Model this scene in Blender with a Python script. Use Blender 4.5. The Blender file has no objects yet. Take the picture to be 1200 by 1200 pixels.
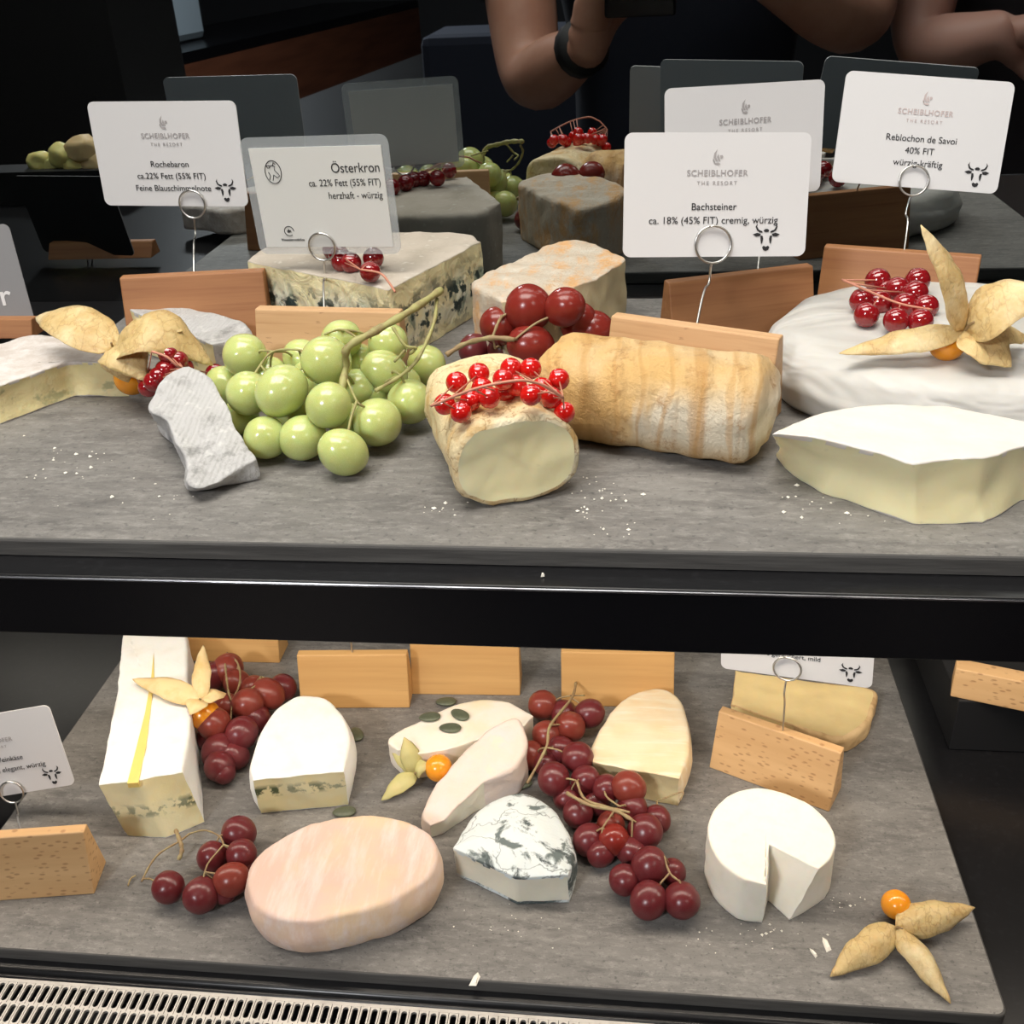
import bpy, bmesh, math, random
import numpy as np
from mathutils import Vector, Matrix, noise
C = bpy.context.scene
COL = C.collection
S = 0.01                                    # everything below is written in centimetres
ZU, ZL, ZC = 112.0, 85.2, 130.4             # top of upper slate, top of lower slate, camera height
MIR = 60.0                                  # plane of the mirror behind the shelf
# ------------------------------------------------------------------ camera, world, lights, exposure
YAW, PIT, ROL = (math.radians(a) for a in (7.568, 29.166, -2.843))
F = 1220.0
fw = Vector((-math.sin(YAW)*math.cos(PIT), math.cos(YAW)*math.cos(PIT), -math.sin(PIT)))
rt0 = Vector((math.cos(YAW), math.sin(YAW), 0)); up0 = rt0.cross(fw)
rt = rt0*math.cos(ROL) + up0*math.sin(ROL); up = up0*math.cos(ROL) - rt0*math.sin(ROL)
CAM = Vector((0, 0, ZC))
cam = bpy.data.objects.new('camera', bpy.data.cameras.new('camera')); COL.objects.link(cam)
m = Matrix.Identity(4)
for i in range(3):
    m[i][0], m[i][1], m[i][2], m[i][3] = rt[i], up[i], -fw[i], CAM[i]*S
cam.matrix_world = m
cam.data.sensor_width = 36; cam.data.lens = 36*F/1200
cam.data.clip_start = 0.02; cam.data.clip_end = 50
C.camera = cam
w = bpy.data.worlds.new('world'); C.world = w; w.use_nodes = True
w.node_tree.nodes['Background'].inputs[0].default_value = (0.62, 0.68, 0.75, 1)
w.node_tree.nodes['Background'].inputs[1].default_value = 0.5
C.view_settings.view_transform = 'Standard'; C.view_settings.look = 'None'
C.view_settings.exposure = -0.36; C.view_settings.gamma = 1.0; C.view_settings.use_curve_mapping = False

def area(name, loc, size, power, color, rot=(0, 0, 0), spread=180):
    l = bpy.data.lights.new(name, 'AREA'); l.shape = 'RECTANGLE'; l.size, l.size_y = size[0]*S, size[1]*S
    l.energy = power; l.color = color; l.spread = math.radians(spread)
    o = bpy.data.objects.new(name, l); COL.objects.link(o); o.location = [v*S for v in loc]; o.rotation_euler = [math.radians(a) for a in rot]
    return o
area('upper_strip_light', (-5, 41, ZU+58), (84, 3), 1.75, (1.0, 0.95, 0.86), (10, 0, 0))
area('lower_strip_light', (-8, 43.5, ZU-3.2), (124, 1.6), 2.8, (1.0, 0.88, 0.74))
area('ceiling_light_glow', (-30, 5, 258), (120, 60), 26.0, (1.0, 0.96, 0.90), (0, 0, 0))
area('ceiling_light_glow', (120, -120, 258), (60, 60), 10, (1.0, 0.93, 0.84))
area('ceiling_light_glow', (-120, -190, 258), (60, 60), 110, (0.95, 0.97, 1.0))  # added lamp, brightens the wooden counter in the mirror

# ------------------------------------------------------------------ pixel -> place helpers
def ray(px, py): return fw + rt*((px-600)/F) - up*((py-600)/F)
def atz(px, py, z):
    d = ray(px, py); return CAM + d*((z-ZC)/d.z)
def at(px, py, h=0, t='u'): return atz(px, py, (ZU if t == 'u' else ZL)+h)
def atY(px, py, Y):
    d = ray(px, py); return CAM + d*(Y/d.y)
def atM(px, py, Y):                          # a place seen in the mirror: real depth Y
    p = atY(px, py, 2*MIR-Y); return Vector((p.x, Y, p.z))
def atMz(px, py, z):
    p = atz(px, py, z); return Vector((p.x, 2*MIR-p.y, z))
def proj(p):
    d = p-CAM; z = d.dot(fw); return 600+F*d.dot(rt)/z, 600-F*d.dot(up)/z, z

# ------------------------------------------------------------------ materials
def mat(name, base, layers=(), rough=0.5, bump=None, sss=0.0, sssr=0.3, metal=0, spec=0.5, trans=0, coat=0, alpha=1, ior=1.45, emit=None, sheen=0, bump2=None):
    M = bpy.data.materials.new(name); M.use_nodes = True; nt = M.node_tree; N = nt.nodes; L = nt.links
    b = N['Principled BSDF']
    b.inputs['Base Color'].default_value = (*base, 1); b.inputs['Roughness'].default_value = rough
    b.inputs['Metallic'].default_value = metal; b.inputs['Specular IOR Level'].default_value = spec
    b.inputs['Transmission Weight'].default_value = trans; b.inputs['Coat Weight'].default_value = coat; b.inputs['Coat Roughness'].default_value = 0.08
    b.inputs['Alpha'].default_value = alpha; b.inputs['IOR'].default_value = ior; b.inputs['Sheen Weight'].default_value = sheen
    if sss:
        b.inputs['Subsurface Weight'].default_value = sss; b.inputs['Subsurface Radius'].default_value = (1, .6, .35); b.inputs['Subsurface Scale'].default_value = sssr*S
    if emit: b.inputs['Emission Color'].default_value = (*emit[0], 1); b.inputs['Emission Strength'].default_value = emit[1]
    tc = N.new('ShaderNodeTexCoord')
    def tex(kind, scale, stretch=(1, 1, 1), detail=5, rgh=0.55, dist=0.0):
        mp = N.new('ShaderNodeMapping'); mp.inputs['Scale'].default_value = stretch; L.new(tc.outputs['Object'], mp.inputs[0])
        if kind == 'voronoi':
            t = N.new('ShaderNodeTexVoronoi'); t.inputs['Scale'].default_value = scale; L.new(mp.outputs[0], t.inputs['Vector']); return t.outputs['Distance']
        if kind == 'crack':
            t = N.new('ShaderNodeTexVoronoi'); t.feature = 'DISTANCE_TO_EDGE'; t.inputs['Scale'].default_value = scale
            nz = N.new('ShaderNodeTexNoise'); nz.inputs['Scale'].default_value = scale*1.7; nz.inputs['Detail'].default_value = 4; L.new(mp.outputs[0], nz.inputs['Vector'])
            mx = N.new('ShaderNodeVectorMath'); mx.operation = 'MULTIPLY_ADD'; L.new(nz.outputs['Color'], mx.inputs[0]); mx.inputs[1].default_value = (1.2/scale,)*3; L.new(mp.outputs[0], mx.inputs[2])
            L.new(mx.outputs[0], t.inputs['Vector']); return t.outputs['Distance']
        if kind == 'wave':
            t = N.new('ShaderNodeTexWave'); t.inputs['Scale'].default_value = scale; t.inputs['Distortion'].default_value = dist or 3; t.inputs['Detail'].default_value = 3; t.inputs['Detail Scale'].default_value = 1.5
            L.new(mp.outputs[0], t.inputs['Vector']); return t.outputs['Fac']
        t = N.new('ShaderNodeTexNoise'); t.inputs['Scale'].default_value = scale; t.inputs['Detail'].default_value = detail; t.inputs['Roughness'].default_value = rgh; t.inputs['Distortion'].default_value = dist
        L.new(mp.outputs[0], t.inputs['Vector']); return t.outputs['Fac']
    cur = None
    for ly in layers:
        kind, scale, lo, hi, col = ly[:5]; kw = ly[5] if len(ly) > 5 else {}
        f = tex(kind, scale, **{k: v for k, v in kw.items() if k not in ('amt', 'zb')})
        mr = N.new('ShaderNodeMapRange'); L.new(f, mr.inputs[0]); mr.inputs[1].default_value = lo; mr.inputs[2].default_value = hi; mr.inputs[4].default_value = kw.get('amt', 1.0)
        fac = mr.outputs[0]
        if 'zb' in kw:
            sx = N.new('ShaderNodeSeparateXYZ'); L.new(tc.outputs['Object'], sx.inputs[0])
            m1_ = N.new('ShaderNodeMath'); m1_.operation = 'SUBTRACT'; L.new(sx.outputs[2], m1_.inputs[0]); m1_.inputs[1].default_value = kw['zb'][0]*S
            m2_ = N.new('ShaderNodeMath'); m2_.operation = 'ABSOLUTE'; L.new(m1_.outputs[0], m2_.inputs[0])
            m3_ = N.new('ShaderNodeMapRange'); L.new(m2_.outputs[0], m3_.inputs[0]); m3_.inputs[1].default_value = kw['zb'][1]*S; m3_.inputs[2].default_value = kw['zb'][1]*S*.35
            m4_ = N.new('ShaderNodeMath'); m4_.operation = 'MULTIPLY'; L.new(fac, m4_.inputs[0]); L.new(m3_.outputs[0], m4_.inputs[1]); fac = m4_.outputs[0]
        mx = N.new('ShaderNodeMix'); mx.data_type = 'RGBA'; L.new(fac, mx.inputs[0])
        if cur is None: mx.inputs[6].default_value = (*base, 1)
        else: L.new(cur, mx.inputs[6])
        mx.inputs[7].default_value = (*col, 1); cur = mx.outputs[2]
    if cur is not None: L.new(cur, b.inputs['Base Color'])
    prev = None
    for bb in (bump, bump2):
        if not bb: continue
        kind, scale, strength, dist = bb[:4]; kw = bb[4] if len(bb) > 4 else {}
        f = tex(kind, scale, **kw)
        bn = N.new('ShaderNodeBump'); bn.inputs['Strength'].default_value = strength; bn.inputs['Distance'].default_value = dist*S
        L.new(f, bn.inputs['Height'])
        if prev: L.new(prev, bn.inputs['Normal'])
        prev = bn.outputs[0]
    if prev: L.new(prev, b.inputs['Normal'])
    return M

M = {}
M['slate'] = mat('slate', (.158, .149, .139), [('noise', 12, .35, .68, (.235, .224, .208), dict(stretch=(.6, 1.7, 1), detail=10, rgh=.72)), ('noise', 55, .47, .70, (.075, .071, .069), dict(stretch=(.45, 1.8, 1), detail=10, rgh=.75, amt=.8)),
    ('noise', 240, .5, .74, (.36, .345, .32), dict(stretch=(.6, 1.4, 1), detail=7, rgh=.8, amt=.75)), ('noise', 7, .55, .75, (.31, .30, .28), dict(stretch=(.6, 1.5, 1), amt=.4)), ('noise', 420, .58, .70, (.05, .05, .05), dict(amt=.55))],
    rough=.5, bump=('noise', 90, .6, .12, dict(stretch=(.6, 1.6, 1), detail=9, rgh=.7)), spec=.35)
M['slate_edge'] = mat('slate_edge', (.06, .057, .054), [('noise', 150, .4, .8, (.10, .096, .09), dict(stretch=(.2, 1, 3)))], rough=.7, bump=('noise', 200, .4, .05, dict(stretch=(.2, 1, 3))))
M['black_gloss'] = mat('black_gloss', (.004, .004, .005), rough=.25, spec=.45)
M['black_satin'] = mat('black_satin', (.008, .008, .009), [('noise', 300, .55, .8, (.016, .016, .018))], rough=.3, spec=.5, bump=('noise', 500, .15, .01))
M['black_matt'] = mat('black_matt', (.010, .010, .011), rough=.6)
M['trim'] = mat('trim', (.42, .43, .46), [('noise', 30, .45, .6, (.2, .2, .22), dict(stretch=(1, 8, 8)))], rough=.3, metal=1)
M['mirror'] = mat('mirror', (.36, .385, .39), rough=.012, metal=1)
M['steel'] = mat('steel', (.62, .61, .58), rough=.28, metal=1)
M['grate'] = mat('grate', (.42, .40, .37), [('noise', 120, .5, .8, (.30, .285, .26))], rough=.42, metal=.5)
M['beech'] = mat('beech', (.60, .37, .19), [('noise', 60, .35, .7, (.50, .29, .135), dict(stretch=(.15, 2, 2), detail=6)), ('noise', 260, .55, .75, (.40, .20, .08), dict(stretch=(.07, 2, 2), amt=.6)), ('noise', 420, .66, .72, (.25, .12, .05), dict(stretch=(.3, 1.2, 1.2), amt=.6))], rough=.5, bump=('noise', 300, .25, .02, dict(stretch=(.08, 2, 2))))
M['beech_red'] = mat('beech_red', (.40, .185, .075), [('noise', 60, .35, .7, (.30, .125, .05), dict(stretch=(.12, 2, 2), detail=6)), ('noise', 260, .5, .75, (.26, .10, .04), dict(stretch=(.06, 2, 2), amt=.7))], rough=.5, bump=('noise', 300, .25, .02, dict(stretch=(.08, 2, 2))))
M['beech_gold'] = mat('beech_gold', (.66, .39, .15), [('noise', 40, .35, .7, (.56, .31, .11), dict(stretch=(.12, 2, 3), detail=7)), ('noise', 200, .58, .75, (.44, .23, .08), dict(stretch=(.05, 2, 3), amt=.6))], rough=.5)
M['beech_pale'] = mat('beech_pale', (.70, .44, .21), [('noise', 45, .35, .7, (.60, .35, .155), dict(stretch=(.15, 2, 2), detail=6)), ('voronoi', 190, .30, .16, (.32, .15, .06), dict(stretch=(.8, 1, 2.2), amt=.6))], rough=.5, bump=('noise', 300, .2, .02, dict(stretch=(.08, 2, 2))))
M['card'] = mat('card', (.69, .685, .69), rough=.32, spec=.5)
M['card_back_shade'] = mat('card_back_shade', (.33, .35, .37), rough=.5)  # white card's unlit back, its shade put into the colour
M['card_sheen'] = mat('card_sheen', (.30, .30, .31), rough=.3)  # dark card, its glossy sheen painted as a grey base
M['paper'] = mat('paper', (.70, .70, .675), rough=.7)
M['film'] = mat('film', (.62, .66, .68), rough=.1, alpha=.32, spec=.6)
M['ink'] = mat('ink', (.018, .018, .02), rough=.7)
M['ink_grey'] = mat('ink_grey', (.38, .36, .36), rough=.6)
M['ink_pink'] = mat('ink_pink', (.55, .46, .45), rough=.6)
M['ink_white'] = mat('ink_white', (.85, .85, .86), rough=.6)
# cheeses
M['white_rind'] = mat('white_rind', (.70, .655, .60), [('noise', 60, .45, .75, (.66, .61, .54)), ('noise', 25, .6, .75, (.70, .62, .52), dict(amt=.4))], rough=.75, bump=('noise', 280, .35, .05), bump2=('noise', 60, .4, .12), sss=.15, sheen=.1)
M['bright_rind'] = mat('bright_rind', (.88, .87, .82), [('noise', 60, .5, .75, (.82, .78, .68), dict(amt=.6))], rough=.75, bump=('noise', 300, .3, .04), bump2=('noise', 70, .3, .1), sss=.15)
M['waxy_rind'] = mat('waxy_rind', (.52, .505, .47), [('noise', 22, .35, .7, (.59, .575, .54), dict(dist=.6)), ('noise', 45, .55, .75, (.50, .48, .44), dict(amt=.5))], rough=.5, bump=('noise', 16, .8, .9, dict(dist=1.2, detail=3, stretch=(.5, .8, 1.6))), bump2=('noise', 220, .15, .04), sss=.2)
M['grey_rind'] = mat('grey_rind', (.62, .61, .60), [('noise', 70, .5, .62, (.42, .41, .40), dict(detail=9, rgh=.72, amt=.8)), ('noise', 220, .56, .7, (.74, .73, .71)), ('noise', 35, .58, .66, (.20, .20, .19), dict(detail=8, rgh=.7, amt=.55))], rough=.85, bump=('noise', 90, 1.0, .3, dict(detail=10, rgh=.75)), bump2=('wave', 160, .35, .04, dict(stretch=(1, .2, 1))))
M['dusty_rind'] = mat('dusty_rind', (.58, .52, .47), [('noise', 110, .42, .62, (.70, .66, .63), dict(detail=8, rgh=.7)), ('noise', 45, .58, .75, (.42, .35, .28), dict(amt=.6))], rough=.85, bump=('noise', 200, .7, .12, dict(detail=8, rgh=.7)))
M['blue_rind'] = mat('blue_rind', (.52, .46, .385), [('noise', 45, .42, .66, (.41, .36, .29), dict(detail=8)), ('noise', 180, .58, .75, (.66, .62, .55))], rough=.8, bump=('noise', 150, .6, .1, dict(detail=8)))
M['pale_orange_rind'] = mat('pale_orange_rind', (.62, .52, .40), [('noise', 34, .46, .58, (.72, .42, .19), dict(stretch=(1.8, .5, .5), detail=9, rgh=.68)), ('noise', 90, .47, .66, (.66, .60, .50), dict(detail=9, rgh=.7))], rough=.8, bump=('noise', 100, 1.0, .28, dict(detail=10, rgh=.7)))
M['orange_rind'] = mat('orange_rind', (.78, .49, .19), [('noise', 16, .44, .66, (.84, .66, .40), dict(detail=7)), ('noise', 30, .44, .54, (.86, .78, .62), dict(stretch=(1.1, .35, .35), detail=8, zb=(1.9, 1.5), amt=.85)), ('wave', 25, .86, .99, (.62, .34, .11), dict(stretch=(1, .3, .3), dist=9, amt=.5)), ('noise', 60, .57, .68, (.60, .31, .09), dict(stretch=(1.6, .12, .12), detail=5, amt=.6)), ('noise', 110, .54, .66, (.50, .25, .08), dict(detail=9, rgh=.72, amt=.85)), ('noise', 50, .52, .62, (.46, .24, .08), dict(detail=9, rgh=.72, amt=.6, zb=(0, 1.3)))], rough=.48, bump=('noise', 110, 1.0, .32, dict(detail=10, rgh=.72)), bump2=('wave', 25, .6, .16, dict(stretch=(1, .3, .3), dist=9)), spec=.5)
M['gold_rind'] = mat('gold_rind', (.84, .68, .40), [('noise', 60, .48, .64, (.70, .42, .14), dict(detail=9, rgh=.68)), ('noise', 34, .50, .62, (.86, .78, .56)), ('crack', 60, .025, 0, (.36, .18, .05), dict(amt=.7))], rough=.55, bump=('noise', 130, 1.0, .25, dict(detail=9, rgh=.68)), bump2=('crack', 60, .6, .12), spec=.5)
M['pink_rind'] = mat('pink_rind', (.70, .50, .41), [('noise', 18, .44, .66, (.80, .60, .36), dict(detail=5, amt=.8)), ('noise', 60, .46, .68, (.78, .66, .61), dict(stretch=(1.6, .3, .7), detail=10, rgh=.7)), ('noise', 160, .55, .75, (.70, .52, .44), dict(detail=8, amt=.4))], rough=.55, bump=('noise', 90, .6, .12, dict(stretch=(2, .3, 1), detail=8)), bump2=('noise', 28, .4, .3), sss=.15)
M['pink_grey_rind'] = mat('pink_grey_rind', (.76, .62, .53), [('noise', 50, .42, .66, (.70, .63, .60), dict(detail=7)), ('noise', 30, .55, .7, (.82, .68, .46))], rough=.7, bump=('noise', 120, .8, .14, dict(detail=8)), sss=.1)
M['yellow_rind'] = mat('yellow_rind', (.84, .70, .48), [('noise', 30, .42, .7, (.80, .60, .34), dict(detail=4)), ('noise', 120, .5, .75, (.86, .78, .62), dict(stretch=(.3, 2, 1)))], rough=.6, bump=('noise', 150, .4, .05, dict(stretch=(.3, 2, 1))), sss=.15)
M['cream_rind'] = mat('cream_rind', (.82, .76, .66), [('noise', 30, .45, .7, (.80, .68, .44), dict(detail=5))], rough=.6, bump=('noise', 120, .4, .06), sss=.15)
M['tan_rind'] = mat('tan_rind', (.72, .50, .25), [('noise', 120, .5, .7, (.50, .30, .13), dict(detail=8))], rough=.6, bump=('noise', 180, .8, .12))
M['ash_rind'] = mat('ash_rind', (.70, .755, .75), [('noise', 60, .5, .75, (.58, .63, .63), dict(amt=.5)), ('noise', 26, .51, .57, (.08, .10, .10), dict(detail=10, rgh=.72, dist=.8)), ('noise', 75, .57, .63, (.14, .17, .165), dict(detail=8, dist=.6)), ('crack', 22, .012, .0, (.12, .14, .13), dict(amt=.8))], rough=.7, bump=('noise', 70, .7, .15), bump2=('crack', 22, .6, .1), sss=.1)
M['paste_ivory'] = mat('paste_ivory', (.86, .79, .50), [('noise', 22, .40, .7, (.82, .73, .43)), ('noise', 160, .68, .73, (.66, .58, .36), dict(amt=.5))], rough=.36, bump=('noise', 40, .4, .2), sss=.4, sssr=.5)
M['paste_butter'] = mat('paste_butter', (.86, .74, .40), [('noise', 35, .42, .62, (.80, .69, .38)), ('noise', 80, .60, .67, (.38, .37, .20), dict(stretch=(1, 1, 1.3), amt=.75))], rough=.42, bump=('noise', 50, .9, .35), sss=.35, sssr=.5)
M['paste_white'] = mat('paste_white', (.80, .76, .63), [('noise', 60, .4, .7, (.74, .70, .57))], rough=.6, bump=('noise', 200, .5, .08), sss=.3)
M['paste_speckled'] = mat('paste_speckled', (.84, .71, .38), [('noise', 30, .42, .62, (.76, .65, .37)), ('noise', 170, .49, .55, (.05, .075, .03), dict(amt=.95, zb=(1.75, .5), detail=7)), ('noise', 30, .50, .6, (.84, .80, .55), dict(amt=.4))], rough=.5, bump=('noise', 120, .4, .1), sss=.3)
M['paste_gold'] = mat('paste_gold', (.84, .70, .40), [('noise', 40, .42, .62, (.74, .60, .33)), ('noise', 150, .62, .7, (.56, .46, .24))], rough=.5, bump=('noise', 120, .5, .12), sss=.3)
M['paste_blue'] = mat('paste_blue', (.80, .71, .42), [('noise', 40, .42, .58, (.70, .69, .55), dict(detail=4, zb=(1.7, 1.7))), ('noise', 60, .52, .58, (.20, .26, .20), dict(detail=7, dist=1.0, amt=.85, zb=(1.7, 1.75))), ('noise', 130, .53, .58, (.03, .05, .045), dict(detail=4, zb=(1.7, 1.8))), ('voronoi', 150, .20, .10, (.05, .075, .06), dict(amt=.6, zb=(1.7, 1.8)))], rough=.5, bump=('noise', 80, 1.0, .3, dict(dist=1.0, detail=7)), sss=.3, sssr=.3)
M['paste_rub'] = mat('paste_rub', (.72, .64, .40), [('noise', 40, .4, .7, (.62, .55, .34))], rough=.5, bump=('noise', 60, .5, .2), sss=.3)
M['paste_tan'] = mat('paste_tan', (.80, .62, .30), [('noise', 30, .42, .65, (.72, .55, .26), dict(detail=5))], rough=.5, bump=('noise', 80, .4, .08), sss=.3)
M['paste_yellow'] = mat('paste_yellow', (.86, .66, .20), rough=.4, sss=.4)
M['fresh_white'] = mat('fresh_white', (.89, .84, .73), [('noise', 150, .5, .75, (.84, .80, .68))], rough=.5, bump=('noise', 300, .25, .03), sss=.3)
# fruit
M['green_grape'] = mat('green_grape', (.45, .52, .17), [('noise', 50, .4, .7, (.58, .63, .29), dict(detail=3)), ('noise', 400, .68, .72, (.22, .20, .06), dict(amt=.7))], rough=.2, sss=.8, sssr=.9, spec=.5, coat=.3)
M['red_grape'] = mat('red_grape', (.17, .012, .010), [('noise', 70, .35, .7, (.30, .04, .025), dict(detail=4))], rough=.24, sss=.5, sssr=.35, spec=.5)
M['dark_grape'] = mat('dark_grape', (.10, .010, .014), [('noise', 60, .4, .7, (.20, .022, .022), dict(detail=5)), ('noise', 35, .50, .68, (.20, .09, .10), dict(amt=.5, detail=7))], rough=.3, sss=.4, sssr=.3, spec=.55)
M['rust_grape'] = mat('rust_grape', (.20, .026, .016), [('noise', 60, .4, .7, (.27, .06, .04), dict(detail=5)), ('noise', 35, .54, .7, (.28, .14, .12), dict(amt=.4, detail=7))], rough=.3, sss=.45, sssr=.4, spec=.5)
M['currant'] = mat('currant', (.55, .008, .006), [('noise', 300, .5, .7, (.66, .03, .02))], rough=.08, sss=.7, sssr=.4, spec=.7, coat=.7)
M['currant_dark'] = mat('currant_dark', (.24, .006, .010), [('noise', 300, .5, .7, (.34, .015, .016))], rough=.1, sss=.5, sssr=.3, spec=.7, coat=.6)
M['green_stem'] = mat('green_stem', (.36, .34, .13), [('noise', 200, .45, .7, (.24, .17, .08))], rough=.6, bump=('noise', 300, .5, .05))
M['brown_stem'] = mat('brown_stem', (.30, .20, .10), [('noise', 200, .45, .7, (.38, .32, .15))], rough=.6, bump=('noise', 300, .5, .05))
M['pink_stem'] = mat('pink_stem', (.55, .23, .15), rough=.5)
M['husk'] = mat('husk', (.64, .48, .23), [('noise', 60, .42, .66, (.50, .33, .12), dict(detail=9, rgh=.7)), ('crack', 190, .07, 0, (.34, .20, .07), dict(amt=.5, stretch=(1, .5, .5))), ('noise', 40, .5, .68, (.74, .61, .37), dict(detail=8))], rough=.5, bump=('crack', 190, .7, .06), bump2=('noise', 70, .7, .15), sss=.35, sssr=.12)
M['husk_pale'] = mat('husk_pale', (.78, .58, .30), [('noise', 80, .5, .7, (.66, .45, .18), dict(detail=7))], rough=.55, sss=.25, sssr=.1)
M['husk_green'] = mat('husk_green', (.52, .47, .20), [('noise', 80, .5, .7, (.62, .50, .24), dict(detail=7))], rough=.55, sss=.25, sssr=.1)
M['cape_berry'] = mat('cape_berry', (.85, .33, .02), rough=.22, sss=.5, sssr=.4, coat=.3)
M['seed'] = mat('seed', (.085, .095, .06), [('noise', 150, .45, .7, (.13, .145, .09))], rough=.4)
M['crumb'] = mat('crumb', (.86, .82, .72), rough=.8)
# room and people
M['skin'] = mat('skin', (.50, .25, .17), [('noise', 30, .4, .7, (.56, .30, .21))], rough=.5, sss=.2, sssr=.5)
M['skin_pink'] = mat('skin_pink', (.60, .33, .26), rough=.5, sss=.2, sssr=.5)
M['navy'] = mat('navy', (.012, .016, .030), rough=.9)
M['dark_cloth'] = mat('dark_cloth', (.022, .018, .022), rough=.9)
M['denim'] = mat('denim', (.02, .025, .05), rough=.9)
M['hair'] = mat('hair', (.05, .03, .02), rough=.6)
M['floor'] = mat('floor', (.18, .15, .13), [('noise', 4, .4, .7, (.14, .12, .10))], rough=.4)
M['wall'] = mat('wall', (.030, .030, .034), rough=.7)
M['ceiling'] = mat('ceiling', (.10, .10, .10), rough=.8)
M['walnut'] = mat('walnut', (.20, .07, .035), [('noise', 8, .35, .7, (.12, .04, .02), dict(stretch=(.3, .3, 3)))], rough=.45)
M['pale_cloth'] = mat('pale_cloth', (.55, .54, .50), rough=.9)
M['white_lacquer'] = mat('white_lacquer', (.55, .58, .62), rough=.4)
M['grey_lacquer'] = mat('grey_lacquer', (.42, .50, .56), rough=.4)
M['fruit_yellow'] = mat('fruit_yellow', (.85, .78, .30), [('noise', 60, .45, .7, (.80, .68, .22))], rough=.4, sss=.3)
M['lamp_glow'] = mat('lamp_glow', (1, 1, 1), emit=((1, .93, .82), 4))

# ------------------------------------------------------------------ object helpers
def V(p): return Vector(p)
def thing(name, label, cat, loc, group=None):
    o = bpy.data.objects.new(name, None); COL.objects.link(o); o.location = V(loc)*S; o.empty_display_size = .01
    o['label'] = label; o['category'] = cat
    if group: o['group'] = group
    return o
def tag(o, label, cat, group=None, kind=None):
    o['label'] = label; o['category'] = cat
    if group: o['group'] = group
    if kind: o['kind'] = kind
    return o
def obj(name, verts, faces, material, parent=None, origin=None, smooth=True, mats=None, fm=None):
    """verts in world centimetres; under a parent they are made relative to the parent's place"""
    if parent is not None: org = V(parent.get('_org', tuple(parent.location/S)))
    elif origin is not None: org = V(origin)
    else:
        xs = [v[0] for v in verts]; ys = [v[1] for v in verts]; zs = [v[2] for v in verts]
        org = Vector(((min(xs)+max(xs))/2, (min(ys)+max(ys))/2, min(zs)))
    me = bpy.data.meshes.new(name); me.from_pydata([(V(v)-org)*S for v in verts], [], faces)
    for mm in (mats or [material]): me.materials.append(mm)
    if fm: me.polygons.foreach_set('material_index', fm)
    if smooth: me.polygons.foreach_set('use_smooth', [True]*len(me.polygons))
    me.update()
    o = bpy.data.objects.new(name, me); COL.objects.link(o)
    if parent is not None: o.parent = parent
    else: o.location = org*S
    return o
def part_of_part(o, parent, grand):
    o.parent = parent
def box(x0, x1, y0, y1, z0, z1):
    v = [(x, y, z) for x in (x0, x1) for y in (y0, y1) for z in (z0, z1)]
    f = [(0, 1, 3, 2), (4, 6, 7, 5), (0, 4, 5, 1), (2, 3, 7, 6), (0, 2, 6, 4), (1, 5, 7, 3)]
    return v, f
def add_bevel(o, wdt, seg=2):
    md = o.modifiers.new('bevel', 'BEVEL'); md.width = wdt*S; md.segments = seg; md.limit_method = 'ANGLE'; md.angle_limit = math.radians(35)
    return o
def tube(pts, rad, n=8, close=False):
    pts = [V(p) for p in pts]; rads = rad if isinstance(rad, (list, tuple)) else [rad]*len(pts)
    verts, faces = [], []; prev = None
    for i, p in enumerate(pts):
        a = pts[i-1] if i else (pts[-2] if close else p); b = pts[i+1] if i < len(pts)-1 else (pts[1] if close else p)
        t = (b-a).normalized() if (b-a).length > 1e-9 else Vector((0, 0, 1))
        if prev is None: s = t.cross(Vector((0.3, 0.2, 1))).normalized()
        else: s = (prev - t*prev.dot(t)).normalized()
        prev = s; u = t.cross(s)
        for k in range(n):
            an = 2*math.pi*k/n; verts.append(p + (s*math.cos(an)+u*math.sin(an))*rads[i])
    for i in range(len(pts)-1):
        for k in range(n):
            faces.append((i*n+k, i*n+(k+1) % n, (i+1)*n+(k+1) % n, (i+1)*n+k))
    if not close:
        faces.append(tuple(range(n))[::-1]); faces.append(tuple((len(pts)-1)*n+k for k in range(n)))
    return verts, faces
def merge(lst):
    V_, F_ = [], []
    for v, f in lst:
        o = len(V_); V_ += list(v); F_ += [tuple(i+o for i in ff) for ff in f]
    return V_, F_
def spline(pts, n=6):
    pts = [V(p) for p in pts]; out = []
    for i in range(len(pts)-1):
        p0 = pts[max(0, i-1)]; p1 = pts[i]; p2 = pts[i+1]; p3 = pts[min(len(pts)-1, i+2)]
        for k in range(n):
            t = k/n
            out.append(0.5*((2*p1)+(p2-p0)*t+(2*p0-5*p1+4*p2-p3)*t*t+(3*p1-p0-3*p2+p3)*t**3))
    out.append(pts[-1]); return out

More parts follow.
